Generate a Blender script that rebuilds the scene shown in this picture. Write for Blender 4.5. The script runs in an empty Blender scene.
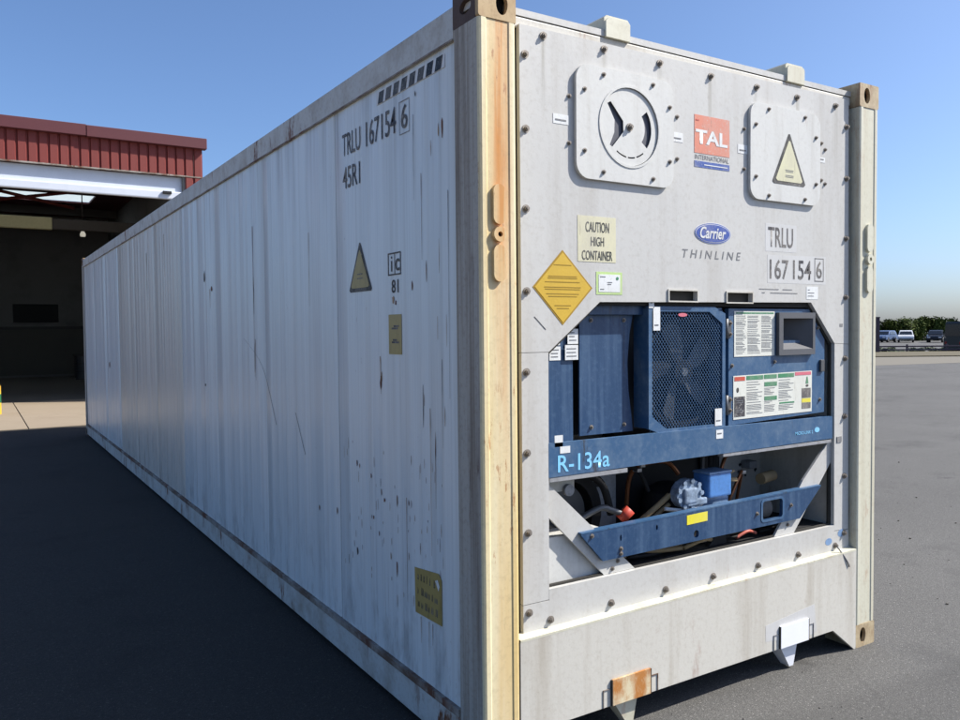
import bpy, bmesh, math, random
from mathutils import Vector, Matrix
from mathutils.geometry import tessellate_polygon
random.seed(7)
S = bpy.context.scene
COL = S.collection

# ------------------------------------------------------------------ camera
CX, CY, CZ = -1.5442, -2.4382, 1.6610
YAW, PITCH, ROLL, FPX = 0.5629, -0.03642, -0.00918, 803.78
cy_, sy_ = math.cos(YAW), math.sin(YAW)
F = Vector((sy_*math.cos(PITCH), cy_*math.cos(PITCH), math.sin(PITCH)))
R0 = Vector((cy_, -sy_, 0)); U0 = R0.cross(F)
R = R0*math.cos(ROLL) + U0*math.sin(ROLL)
U = -R0*math.sin(ROLL) + U0*math.cos(ROLL)
cd = bpy.data.cameras.new('camera'); cam = bpy.data.objects.new('camera', cd); COL.objects.link(cam)
cd.sensor_width = 36; cd.lens = FPX/960*36; cd.clip_start = 0.05; cd.clip_end = 3000
M = Matrix((R, U, -F)).transposed().to_4x4(); M.translation = (CX, CY, CZ)
cam.matrix_world = M
S.camera = cam

# ------------------------------------------------------------------ sun and sky
KX, KY = 0.92, 0.50                    # shadow displacement per metre of height
sun_dir = Vector((KX, -KY, 1)).normalized()
elev = math.asin(sun_dir.z); azim = math.atan2(sun_dir.x, sun_dir.y)
w = bpy.data.worlds.new('World'); S.world = w; w.use_nodes = True
nt = w.node_tree; nt.nodes.clear()
sky = nt.nodes.new('ShaderNodeTexSky'); sky.sky_type = 'NISHITA'; sky.sun_disc = False
sky.sun_elevation = elev; sky.sun_rotation = azim
sky.air_density = 0.8; sky.dust_density = 1.8; sky.ozone_density = 7.0
bg = nt.nodes.new('ShaderNodeBackground'); bg.inputs[1].default_value = 0.116
wo = nt.nodes.new('ShaderNodeOutputWorld')
nt.links.new(sky.outputs[0], bg.inputs[0]); nt.links.new(bg.outputs[0], wo.inputs[0])
sd = bpy.data.lights.new('sun', 'SUN'); sd.energy = 5.0; sd.angle = math.radians(0.5); sd.color = (1, .95, .87)
so = bpy.data.objects.new('sun', sd); COL.objects.link(so)
so.rotation_euler = sun_dir.to_track_quat('Z', 'Y').to_euler()
S.view_settings.view_transform = 'Standard'; S.view_settings.look = 'None'
S.view_settings.exposure = 0.74; S.view_settings.gamma = 1

# ------------------------------------------------------------------ materials
def lin(h):
    h = h.lstrip('#'); c = [int(h[i:i+2], 16)/255 for i in (0, 2, 4)]
    return tuple((x/12.92 if x <= .04045 else ((x+.055)/1.055)**2.4) for x in c) + (1,)
class NT:
    def __init__(s, name):
        s.m = bpy.data.materials.new(name); s.m.use_nodes = True; s.t = s.m.node_tree; s.t.nodes.clear()
        s.out = s.n('OutputMaterial'); s.b = s.n('BsdfPrincipled'); s.l(s.b.outputs[0], s.out.inputs[0])
    def n(s, k, **kw):
        x = s.t.nodes.new('ShaderNode'+k)
        for a, v in kw.items(): setattr(x, a, v)
        return x
    def l(s, a, b): s.t.links.new(a, b)
    def coord(s, scale=(1, 1, 1), loc=(0, 0, 0)):
        c = s.n('TexCoord'); m = s.n('Mapping'); m.inputs['Scale'].default_value = scale; m.inputs['Location'].default_value = loc
        s.l(c.outputs['Object'], m.inputs[0]); return m.outputs[0]
    def noise(s, scale, detail=4, rough=.6, vec=None, lo=None, hi=None):
        x = s.n('TexNoise'); x.inputs['Scale'].default_value = scale; x.inputs['Detail'].default_value = detail
        x.inputs['Roughness'].default_value = rough
        s.l(vec if vec is not None else s.coord(), x.inputs['Vector'])
        o = x.outputs['Fac']
        if lo is not None:
            r = s.n('MapRange'); r.inputs[1].default_value = lo; r.inputs[2].default_value = hi; s.l(o, r.inputs[0]); o = r.outputs[0]
        return o
    def mul(s, a, b, op='MULTIPLY'):
        m = s.n('Math', operation=op)
        for i, q in enumerate((a, b)):
            if isinstance(q, (int, float)): m.inputs[i].default_value = q
            else: s.l(q, m.inputs[i])
        return m.outputs[0]
    def mix(s, f, a, b):
        m = s.n('Mix', data_type='RGBA')
        if isinstance(f, (int, float)): m.inputs[0].default_value = f
        else: s.l(f, m.inputs[0])
        for i, q in ((6, a), (7, b)):
            if isinstance(q, tuple): m.inputs[i].default_value = q
            else: s.l(q, m.inputs[i])
        return m.outputs[2]
    def bump(s, h, strength=.2, dist=.01):
        b = s.n('Bump'); b.inputs['Strength'].default_value = strength; b.inputs['Distance'].default_value = dist
        s.l(h, b.inputs['Height']); s.l(b.outputs[0], s.b.inputs['Normal'])
    def set(s, **kw):
        for k, v in kw.items():
            i = s.b.inputs[k.replace('_', ' ')]
            if isinstance(v, (int, float, tuple)): i.default_value = v
            else: s.l(v, i)
        return s.m

def paint(name, base, dirt='#6b5c45', rust='#7a3d17', d=.35, r=.15, rough=.45, metal=0, streak=(14, 14, .9), spec=.5, fine=.08, bumps=.12, rlo=.62, slo=.5, shi=.8, drips=0, buckle=0):
    t = NT(name); b = lin(base)
    c = t.mix(t.noise(1.7, 5), tuple(x*.93 for x in b[:3])+(1,), tuple(min(1, x*1.05) for x in b[:3])+(1,))
    st = t.noise(1, 6, .65, t.coord(streak), slo, shi)
    c = t.mix(t.mul(st, d), c, lin(dirt))
    gr = t.noise(45, 4, .7, None, .5, .85)
    c = t.mix(t.mul(gr, fine*2), c, lin(dirt))
    rs = t.mul(t.noise(1, 7, .75, t.coord((streak[0]*1.3, streak[1]*1.3, 2.2), (3, 7, 1)), rlo, rlo+.06), t.noise(2.3, 3, .5, t.coord((1, 1, 1), (9, 2, 4)), .52, .62))
    c = t.mix(t.mul(rs, r), c, lin(rust))
    if drips:
        g = t.n('TexCoord'); sp = t.n('SeparateXYZ'); t.l(g.outputs['Object'], sp.inputs[0])
        q = t.mul(t.mul(t.mul(sp.outputs[0], -.315, 'ADD'), 1/.304), .5, 'ADD'); fr = t.n('Math', operation='FRACT'); t.l(q, fr.inputs[0])
        ab = t.n('Math', operation='ABSOLUTE'); t.l(t.mul(fr.outputs[0], -.5, 'ADD'), ab.inputs[0])
        band = t.n('MapRange', interpolation_type='SMOOTHSTEP'); band.inputs[1].default_value = .060; band.inputs[2].default_value = .012; t.l(ab.outputs[0], band.inputs[0])
        up = t.n('MapRange'); up.inputs[1].default_value = 2.778; up.inputs[2].default_value = 2.765; t.l(sp.outputs[2], up.inputs[0])
        dn = t.n('MapRange', interpolation_type='SMOOTHSTEP'); dn.inputs[1].default_value = 2.38; dn.inputs[2].default_value = 2.76; t.l(sp.outputs[2], dn.inputs[0])
        f = t.mul(t.mul(t.mul(band.outputs[0], up.outputs[0]), dn.outputs[0]), t.noise(1, 5, .6, t.coord((60, 1, 2)), .3, .7))
        c = t.mix(t.mul(f, drips), c, lin('#77705f'))
    hb_ = t.mul(t.noise(60, 4), t.noise(3, 3), 'ADD')
    if buckle: hb_ = t.mul(hb_, t.mul(t.noise(2.2, 2, .4, t.coord((1, 1, .6), (2, 2, 2))), buckle), 'ADD')
    t.bump(hb_, bumps, .004)
    rr = t.n('MapRange'); rr.inputs[3].default_value = rough*.85; rr.inputs[4].default_value = min(1, rough*1.35); t.l(t.noise(9, 4), rr.inputs[0])
    return t.set(Base_Color=c, Roughness=rr.outputs[0], Metallic=metal, Specular_IOR_Level=spec)
def plain(name, base, rough=.6, metal=0, spec=.35, var=.12, wear=0):
    t = NT(name); b = lin(base)
    c = t.mix(t.noise(18, 4), tuple(x*(1-var) for x in b[:3])+(1,), tuple(min(1, x*(1+var)) for x in b[:3])+(1,))
    if wear:
        c = t.mix(t.mul(t.noise(7, 6, .7, t.coord((1, 1, .6), (4, 4, 4)), .42, .68), wear), c, lin('#a9a49b'))
        c = t.mix(t.mul(t.noise(90, 5, .8, None, .56, .62), wear), c, lin('#b5b2ab'))
        c = t.mix(t.mul(t.noise(1, 5, .8, t.coord((60, 60, 9)), .6, .66), wear), c, lin('#77695a'))
    t.bump(t.noise(80, 3), .08, .002)
    return t.set(Base_Color=c, Roughness=rough, Metallic=metal, Specular_IOR_Level=spec)

def side_mat(name='side_wall_paint', c1='#cfd8da', c2='#d8dedf'):
    t = NT(name)
    c = t.mix(t.noise(1, 5, .6, t.coord((1, .9, .25)), .3, .7), lin(c1), lin(c2))
    st = t.noise(1, 7, .7, t.coord((1, 16, .22)), .45, .75); c = t.mix(t.mul(st, .28), c, lin('#857e72'))
    st2 = t.noise(1, 7, .7, t.coord((1, 48, .6), (0, 3, 5)), .5, .72); c = t.mix(t.mul(st2, .2), c, lin('#74777c'))
    lt = t.noise(1, 5, .7, t.coord((1, 34, .12), (0, 13, 2)), .58, .7); c = t.mix(t.mul(lt, .35), c, lin('#e2e4e6'))
    # scratches and chips: small, vertical and rusty, in clusters
    chips = t.mul(t.noise(1, 5, .8, t.coord((1, 60, 12), (0, 1, 3)), .635, .66), t.noise(1, 3, .6, t.coord((1, 1.1, 1.2), (0, 5, 9)), .54, .62))
    c = t.mix(t.mul(chips, .7), c, lin('#7a4f38'))
    scr = t.mul(t.noise(1, 3, .6, t.coord((1, 75, .8), (0, 2, 8)), .67, .69), t.noise(1, 3, .5, t.coord((1, .9, .8), (0, 8, 1)), .5, .58))
    c = t.mix(t.mul(scr, .35), c, lin('#4f4a49'))
    # dirt and scrapes near the bottom rail
    g = t.n('TexCoord'); sp = t.n('SeparateXYZ'); t.l(g.outputs['Object'], sp.inputs[0])
    lo = t.n('MapRange'); lo.inputs[1].default_value = .75; lo.inputs[2].default_value = .15; t.l(sp.outputs[2], lo.inputs[0])
    dn = t.noise(1, 6, .7, t.coord((1, 7, 2.5), (0, 2, 2)), .5, .68); c = t.mix(t.mul(t.mul(dn, lo.outputs[0]), .6), c, lin('#5d554c'))
    hi = t.n('MapRange'); hi.inputs[1].default_value = 2.2; hi.inputs[2].default_value = 2.75; t.l(sp.outputs[2], hi.inputs[0])
    hn = t.noise(1, 6, .7, t.coord((1, 12, .5), (0, 22, 2)), .48, .68); c = t.mix(t.mul(t.mul(hn, hi.outputs[0]), .5), c, lin('#6f6453'))
    h = t.mul(t.noise(1, 4, .6, t.coord((1, 20, .5))), t.noise(3, 3, .5, t.coord((1, 1, .4))), 'ADD')
    t.bump(h, .09, .006)
    rr = t.n('MapRange'); rr.inputs[3].default_value = .24; rr.inputs[4].default_value = .42; t.l(t.noise(1, 5, .6, t.coord((1, 9, .6))), rr.inputs[0])
    return t.set(Base_Color=c, Roughness=rr.outputs[0], Specular_IOR_Level=.5)

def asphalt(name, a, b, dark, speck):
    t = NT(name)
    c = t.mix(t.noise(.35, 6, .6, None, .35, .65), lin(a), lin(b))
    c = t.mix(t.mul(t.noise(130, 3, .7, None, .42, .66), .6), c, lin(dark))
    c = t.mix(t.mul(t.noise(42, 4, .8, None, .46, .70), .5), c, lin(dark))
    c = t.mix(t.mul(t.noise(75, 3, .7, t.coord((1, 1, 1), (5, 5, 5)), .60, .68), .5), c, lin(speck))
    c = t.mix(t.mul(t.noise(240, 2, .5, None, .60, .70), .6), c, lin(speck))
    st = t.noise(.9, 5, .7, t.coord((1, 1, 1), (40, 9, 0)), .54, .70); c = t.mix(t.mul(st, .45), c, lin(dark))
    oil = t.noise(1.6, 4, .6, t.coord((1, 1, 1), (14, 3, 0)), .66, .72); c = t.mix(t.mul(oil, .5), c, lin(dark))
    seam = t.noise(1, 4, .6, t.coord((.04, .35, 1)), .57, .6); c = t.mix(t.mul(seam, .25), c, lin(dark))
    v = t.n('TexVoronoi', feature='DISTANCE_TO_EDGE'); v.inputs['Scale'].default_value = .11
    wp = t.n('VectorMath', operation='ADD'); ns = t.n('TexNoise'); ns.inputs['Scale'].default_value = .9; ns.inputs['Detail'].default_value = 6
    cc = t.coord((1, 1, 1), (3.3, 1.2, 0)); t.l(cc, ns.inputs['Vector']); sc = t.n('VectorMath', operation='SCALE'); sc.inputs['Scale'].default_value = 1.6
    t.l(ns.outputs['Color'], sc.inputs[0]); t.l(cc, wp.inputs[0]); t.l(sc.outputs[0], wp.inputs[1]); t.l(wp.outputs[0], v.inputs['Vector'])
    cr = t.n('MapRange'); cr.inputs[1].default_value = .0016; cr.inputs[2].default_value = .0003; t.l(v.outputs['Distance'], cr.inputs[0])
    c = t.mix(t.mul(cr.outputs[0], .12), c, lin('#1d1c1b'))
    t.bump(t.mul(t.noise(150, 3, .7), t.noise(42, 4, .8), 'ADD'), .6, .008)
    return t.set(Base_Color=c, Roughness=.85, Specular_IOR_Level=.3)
MT = {}
MT['asphalt'] = asphalt('asphalt', '#585755', '#62615f', '#3a3938', '#a9a7a1')
MT['shadeasphalt'] = asphalt('shade_black_asphalt', '#34322f', '#3a3834', '#22211f', '#66635d')  # darker asphalt with the container's shade put into its colour
MT['concrete'] = paint('apron_concrete', '#8f8270', '#6b5c4a', d=.35, r=0, rough=.85, streak=(.8, .8, .8), spec=.3)
MT['tan'] = plain('pale_kerb_concrete', '#6f6a5f', .9)
MT['verge'] = plain('dry_verge', '#5d5643', .95, var=.4)
MT['side'] = side_mat()
MT['sidew'] = side_mat('reflection_side_wall_paint', '#c9c7be', '#d1cec6')  # browner tone stands in for the building's reflection in these sheets
MT['panel'] = paint('front_panel_paint', '#bab9b5', '#8a8072', d=.36, r=.75, rough=.42, fine=.17, drips=.6, buckle=9, bumps=.10, streak=(9, 9, .7), rlo=.66)
MT['sill'] = paint('sill_paint', '#c0bdb4', '#7f6f57', d=.6, r=.6, rough=.5, fine=.16, streak=(6, 6, .5), rlo=.58, slo=.5, shi=.82, buckle=9)
MT['plate'] = paint('cover_plate_paint', '#c3c3bf', '#7d715f', d=.3, r=.3, rough=.45, fine=.12)
MT['rail'] = paint('rail_paint', '#bdbfbc', '#7a664c', '#6b4022', d=.6, r=1, rough=.55, fine=.25, streak=(6, 6, 5), rlo=.53, slo=.46, shi=.74)
MT['brownrail'] = paint('scraped_rail_edge', '#96918a', '#57402f', '#5d3620', d=.9, r=1, rough=.7, fine=.3, streak=(4, 4, 9), rlo=.48, slo=.4, shi=.6)
def post_mat(name, base, a, b, amt, rust, run=0):
    t = NT(name)
    c = t.mix(t.noise(1, 4, .5, t.coord((11, 11, .5)), .42, .7), lin(base), lin(a))
    if run:
        g = t.n('TexCoord'); sp = t.n('SeparateXYZ'); t.l(g.outputs['Object'], sp.inputs[0])
        wob = t.mul(t.mul(t.noise(1, 3, .5, t.coord((1, 1, 2.2)), 0, 1), .02), .082, 'ADD')
        dx = t.mul(t.mul(sp.outputs[0], wob, 'SUBTRACT'), 0, 'ADD'); ab = t.n('Math', operation='ABSOLUTE'); t.l(dx, ab.inputs[0])
        band = t.n('MapRange', interpolation_type='SMOOTHSTEP'); band.inputs[1].default_value = .060; band.inputs[2].default_value = .006; t.l(ab.outputs[0], band.inputs[0])
        vert = t.n('MapRange', interpolation_type='SMOOTHSTEP'); vert.inputs[1].default_value = .9; vert.inputs[2].default_value = 2.45; vert.inputs[3].default_value = .16; t.l(sp.outputs[2], vert.inputs[0])
        f = t.mul(t.mul(band.outputs[0], vert.outputs[0]), t.noise(1, 5, .6, t.coord((30, 30, 1.2)), .25, .6))
        c = t.mix(t.mul(f, run), c, lin('#bd7a2a'))
    c = t.mix(t.mul(t.noise(1, 6, .6, t.coord((18, 18, .6), (2, 0, 4)), .52, .72), amt), c, lin(b))
    c = t.mix(t.mul(t.noise(1, 7, .8, t.coord((50, 50, 5), (8, 1, 2)), .64, .69), rust), c, lin('#6a2f12'))
    patch = t.mul(t.noise(1, 8, .8, t.coord((26, 26, 5), (1, 6, 7)), .56, .60), t.noise(1, 3, .6, t.coord((6, 6, 1.6), (5, 1, 9)), .47, .58))
    c = t.mix(t.mul(patch, rust*.9), c, lin('#96592a'))
    c = t.mix(t.mul(t.noise(38, 5, .7, None, .5, .8), .3), c, lin('#7d6d50'))
    t.bump(t.noise(30, 5), .15, .004)
    return t.set(Base_Color=c, Roughness=.5)
MT['post'] = post_mat('stained_cream_post_paint', '#d6cba8', '#cbb27a', '#b98f4e', .4, .8, 1.0)
MT['postr'] = post_mat('pale_cream_post_paint', '#c6c4b2', '#bdb8a2', '#a3927a', .35, .35)
MT['postside'] = paint('weathered_post_side', '#a9a59c', '#5e4c3b', '#4b2a1a', d=.8, r=1, rough=.6, fine=.25, streak=(22, 22, .6), rlo=.55, slo=.44, shi=.72)
MT['cast'] = paint('rusty_casting', '#b39a73', '#7b5a3a', '#6b3317', d=.7, r=1, rough=.65, fine=.3, streak=(9, 9, 5), rlo=.5)
MT['castr'] = paint('cream_casting', '#b3a384', '#7d6548', '#7a4a2b', d=.8, r=1, rough=.6, fine=.3, streak=(14, 14, 9), rlo=.5, slo=.42, shi=.66)
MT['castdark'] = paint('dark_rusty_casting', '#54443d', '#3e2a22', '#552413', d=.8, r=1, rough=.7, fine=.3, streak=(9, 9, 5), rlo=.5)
MT['hole'] = plain('dark_inside', '#151311', .9)
MT['blue'] = paint('dark_blue_enamel', '#1a3b5e', '#56708c', '#2b2b34', d=.5, r=.8, rough=.42, fine=.2, streak=(22, 22, 1), slo=.46, shi=.78, rlo=.6)
MT['blue2'] = paint('mid_blue_enamel', '#2e5276', '#6b7e90', '#2d2a2a', d=.55, r=.9, rough=.45, fine=.25, streak=(7, 7, 5), slo=.46, shi=.75, rlo=.6)
MT['bluelight'] = paint('light_blue_motor_paint', '#7390b4', '#33465c', d=.5, r=.3, rough=.4, fine=.3, streak=(20, 20, 20))
MT['boxblue'] = paint('blue_box_paint', '#4d7fbd', '#2f4a6b', d=.5, r=.2, rough=.4, fine=.3, streak=(20, 20, 20))
MT['headp'] = paint('pale_blue_head_paint', '#8fa2b8', '#3a4450', d=.7, r=.3, rough=.5, fine=.4, streak=(25, 25, 25), slo=.4, shi=.65)
MT['darkm'] = plain('dark_machinery', '#1c1c1e', .7)
MT['grey'] = plain('grey_metal', '#5b5c5e', .45, .4)
MT['lightgrey'] = paint('light_grey_housing', '#8f9093', '#4d4a45', d=.6, r=.5, rough=.55, fine=.3)
MT['boltm'] = paint('bolt_steel', '#8c857d', '#3e342b', '#5d3c24', d=.6, r=.8, rough=.5, metal=.5, fine=.3)
MT['gask'] = plain('rubber_gasket', '#34322e', .85)
MT['black'] = plain('black_marking', '#1b1b1d', .55, wear=0.35)
MT['blackf'] = plain('faded_black_marking', '#333238', .6, wear=0.6)
MT['greym'] = plain('grey_marking', '#67696e', .6, wear=0.4)
MT['yellow'] = paint('yellow_sticker', '#c4a130', '#a08430', d=.2, r=0, rough=.4)
MT['ydark'] = plain('printed_amber_line', '#9a7a22', .5)
MT['yfade'] = paint('faded_gold_sticker', '#a18f55', '#5d5230', d=.6, r=.3, rough=.4, streak=(20, 20, 6))
MT['ypale'] = plain('pale_yellow_sticker', '#cbc8a6', .5, wear=0.4)
MT['beige'] = plain('pale_beige_label', '#c9c5a8', .5, var=.05, wear=0.45)
MT['lime'] = plain('lime_border', '#b2cc84', .5, wear=0.4)
MT['white'] = plain('white_sticker', '#d6d8d8', .45, var=.05, wear=0.4)
MT['sheet'] = plain('printed_white_sheet', '#d2d3ca', .4, var=.05, wear=0.25)
MT['salmon'] = plain('faded_red_sticker', '#cb7f69', .5, wear=0.5)
MT['navy'] = plain('navy_sticker', '#3c5699', .5, wear=0.5)
MT['logoblue'] = plain('logo_blue', '#2c4a9a', .4, wear=0.3)
MT['freshpanel'] = plain('repainted_panel_white', '#c0c0bf', .4, var=.04, wear=.25)
MT['bluegrey'] = plain('blue_grey_shutter', '#4b4d57', .6)
MT['green'] = plain('green_print', '#3f7f5a', .5, wear=0.3)
MT['redp'] = plain('red_print', '#b8503e', .5, wear=0.3)
MT['pink'] = plain('pink_print', '#c66b78', .5)
MT['lblue'] = plain('light_blue_lettering', '#7cc0e8', .5, wear=0.1)
MT['brightyellow'] = plain('bright_yellow_label', '#d8cc2c', .5, wear=0.25)
MT['copper'] = plain('pipe_insulation', '#8d7a5b', .8)
MT['pipecu'] = plain('copper_pipe', '#8a5a3c', .4, .7, .4, .3)
MT['brass'] = plain('brass_fitting', '#9b8348', .4, .7)
MT['redv'] = plain('red_valve_cap', '#b0402f', .5)
MT['screen'] = plain('display_bezel', '#55565a', .5)
MT['screenin'] = plain('display_window', '#3b3a37', .25)
MT['rustpatch'] = paint('rust_patch', '#c8bb9b', '#a86e33', '#7c3d16', d=1, r=1, rough=.8, fine=.4, streak=(11, 11, 6), rlo=.38, slo=.42, shi=.60)
MT['freshwhite'] = plain('fresh_white_paint', '#dfe1e6', .4, var=.03)
MT['maroon'] = paint('maroon_fascia', '#54242a', '#5a2428', d=.3, r=.1, rough=.55, streak=(2, 2, 2))
MT['redclad'] = paint('red_cladding', '#742e28', '#592420', d=.5, r=.1, rough=.6, streak=(3, 3, .5))
MT['headerw'] = paint('white_header', '#c4cad4', '#9095a0', d=.2, r=.05, rough=.5, streak=(2, 2, 2))
MT['darkwall'] = paint('dark_interior_wall', '#7a7875', '#454240', d=.5, r=0, rough=.9, streak=(1, 1, 1), spec=.1)
MT['floor'] = plain('workshop_floor', '#5e5a54', .8)
MT['beam'] = plain('cream_beam', '#b4b08c', .6)
MT['beamd'] = plain('dark_steel', '#4b4846', .7)
MT['leaf'] = plain('hedge_leaf', '#434f24', .8, spec=.1, var=.4)
MT['leafd'] = plain('shrub_leaf', '#4d5a3f', .7, var=.35)
MT['bark'] = plain('bark', '#3c3026', .9)
MT['bladem'] = plain('dull_fan_blade', '#515254', .5, .3)
MT['gritm'] = plain('stone_grit', '#5d5a55', .9, var=.5)
MT['tyre'] = plain('tyre', '#19191a', .8)
MT['rim'] = plain('wheel_rim', '#9a9b9d', .35, .7)
MT['glass'] = plain('car_glass', '#15191d', .08, 0, .8)
MT['carw'] = plain('white_car_paint', '#c9ccd0', .25)
MT['carg'] = plain('dark_car_paint', '#2d3036', .22)
MT['carb'] = plain('silver_blue_car_paint', '#5f7191', .25)
MT['vand'] = plain('dark_van_paint', '#1d2024', .3)
MT['tail'] = plain('red_lamp_glass', '#8a1512', .2)
MT['headl'] = plain('clear_lamp_glass', '#c8ccd0', .15)
MT['purple'] = plain('dark_pole_paint', '#3d3440', .5)
MT['green2'] = plain('dark_green_band', '#1e5a38', .5)
t = NT('translucent_roof_sheet'); tr = t.n('BsdfTranslucent'); tr.inputs[0].default_value = (.75, .8, .8, 1)
mx = t.n('MixShader'); mx.inputs[0].default_value = .75; t.l(t.b.outputs[0], mx.inputs[1]); t.l(tr.outputs[0], mx.inputs[2]); t.l(mx.outputs[0], t.out.inputs[0])
t.set(Base_Color=t.mix(t.noise(3), lin('#c4cccc'), lin('#a9b2b2'))); MT['skylight'] = t.m
t = NT('lit_lamp'); t.set(Base_Color=lin('#e8e4d0'), Emission_Color=(1, .95, .8, 1), Emission_Strength=t.mul(t.noise(2), .5)); MT['lamp'] = t.m

# ------------------------------------------------------------------ mesh helpers
def link(name, me, parent=None):
    o = bpy.data.objects.new(name, me); COL.objects.link(o)
    if parent is not None: o.parent = parent
    return o
def obj(name, bm, mat, parent=None, smooth=False, **props):
    if isinstance(mat, str): mat = [mat]
    me = bpy.data.meshes.new(name)
    bmesh.ops.recalc_face_normals(bm, faces=bm.faces[:])
    if smooth:
        for f in bm.faces: f.smooth = True
    bm.to_mesh(me); bm.free()
    for m in mat: me.materials.append(MT[m])
    if smooth:
        try: me.set_sharp_from_angle(angle=math.radians(38))
        except Exception: pass
    o = link(name, me, parent)
    for k, v in props.items(): o[k] = v
    return o
def empty(name, loc, label, cat, group=None, rz=0):
    o = bpy.data.objects.new(name, None); COL.objects.link(o); o.location = loc; o.rotation_euler = (0, 0, rz)
    o.empty_display_size = .2
    o['label'] = label; o['category'] = cat
    if group: o['group'] = group
    return o
def BM(): return bmesh.new()
def box(bm, x0, x1, y0, y1, z0, z1, bev=0, seg=2, mi=0):
    b = bmesh.new(); bmesh.ops.create_cube(b, size=1)
    for v in b.verts: v.co = Vector(((x0+x1)/2+v.co.x*(x1-x0), (y0+y1)/2+v.co.y*(y1-y0), (z0+z1)/2+v.co.z*(z1-z0)))
    if bev: bmesh.ops.bevel(b, geom=b.edges[:], offset=bev, segments=seg, profile=.6, affect='EDGES')
    merge(bm, b, mi); return bm
def merge(bm, b, mi=0, mat=None):
    vm = {}
    for v in b.verts: vm[v.index] = bm.verts.new(mat @ v.co if mat else v.co)
    b.verts.index_update()
    vs = list(vm.values())
    for i, v in enumerate(b.verts): vm[v] = vs[i]
    for f in b.faces:
        try: g = bm.faces.new([vm[v] for v in f.verts]); g.material_index = mi; g.smooth = f.smooth
        except ValueError: pass
    b.free()
def plate(bm, outer, holes=(), w0=0, w1=.01, axis='front', mi=0):
    """prism of a 2-D outline with holes. front: (u,v)->(u, w, v); side: (u,v)->(w, u, v); top: (u,v)->(u,v,w)"""
    def P(u, v, q): return Vector((u, q, v)) if axis == 'front' else Vector((q, u, v)) if axis == 'side' else Vector((u, v, q))
    b = bmesh.new(); allv = []
    loops = [outer]+list(holes)
    for lp in loops: allv += [b.verts.new(P(u, v, w0)) for u, v in lp]
    if not holes: b.faces.new(allv)
    else:
        for t3 in tessellate_polygon([[Vector((u, v, 0)) for u, v in lp] for lp in loops]):
            try: b.faces.new([allv[k] for k in t3])
            except ValueError: pass
    if w1 != w0:
        r = bmesh.ops.extrude_face_region(b, geom=b.faces[:])
        d = P(0, 0, w1-w0)-P(0, 0, 0)
        for v in [e for e in r['geom'] if isinstance(e, bmesh.types.BMVert)]: v.co += d
    b.verts.index_update(); merge(bm, b, mi); return bm
def rrect(x0, x1, z0, z1, r=.02, n=5):
    p = []
    for cx, cz, a in ((x1-r, z1-r, 0), (x0+r, z1-r, 90), (x0+r, z0+r, 180), (x1-r, z0+r, 270)):
        for i in range(n+1):
            t = math.radians(a+90*i/n); p.append((cx+r*math.cos(t), cz+r*math.sin(t)))
    return p
def ell(cx, cz, rx, rz=None, n=28, a0=0, a1=360):
    rz = rz or rx; full = (a1-a0) >= 360
    return [(cx+rx*math.cos(math.radians(a0+(a1-a0)*i/(n if full else n-1))), cz+rz*math.sin(math.radians(a0+(a1-a0)*i/(n if full else n-1)))) for i in range(n)]
def sector(cx, cz, r0, r1, a0, a1, n=8):
    o = ell(cx, cz, r1, None, n, a0, a1-.001); i = ell(cx, cz, r0, None, n, a0, a1-.001); return o+i[::-1]
def tube(bm, pts, r, n=8, mi=0):
    pts = [Vector(p) for p in pts]; rings = []
    for i, p in enumerate(pts):
        d = (pts[min(i+1, len(pts)-1)]-pts[max(i-1, 0)]).normalized()
        a = d.orthogonal().normalized() if i == 0 else (rings_a-d*rings_a.dot(d)).normalized()
        rings_a = a; c = d.cross(a)
        rings.append([bm.verts.new(p+(a*math.cos(2*math.pi*k/n)+c*math.sin(2*math.pi*k/n))*(r[i] if isinstance(r, (list, tuple)) else r)) for k in range(n)])
    for i in range(len(rings)-1):
        for k in range(n):
            f = bm.faces.new((rings[i][k], rings[i][(k+1) % n], rings[i+1][(k+1) % n], rings[i+1][k])); f.material_index = mi; f.smooth = True
    for rg in (rings[0][::-1], rings[-1]):
        f = bm.faces.new(rg); f.material_index = mi
    return bm
def cyl(bm, a, b, r, n=16, mi=0): return tube(bm, [a, b], r, n, mi)
def curve(pts, n=6):
    pts = [Vector(p) for p in pts]; out = []
    for i in range(len(pts)-1):
        p0, p1, p2, p3 = pts[max(i-1, 0)], pts[i], pts[i+1], pts[min(i+2, len(pts)-1)]
        for k in range(n):
            t = k/n; out.append(.5*((2*p1)+(-p0+p2)*t+(2*p0-5*p1+4*p2-p3)*t*t+(-p0+3*p1-3*p2+p3)*t**3))
    return out+[pts[-1]]

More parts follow.
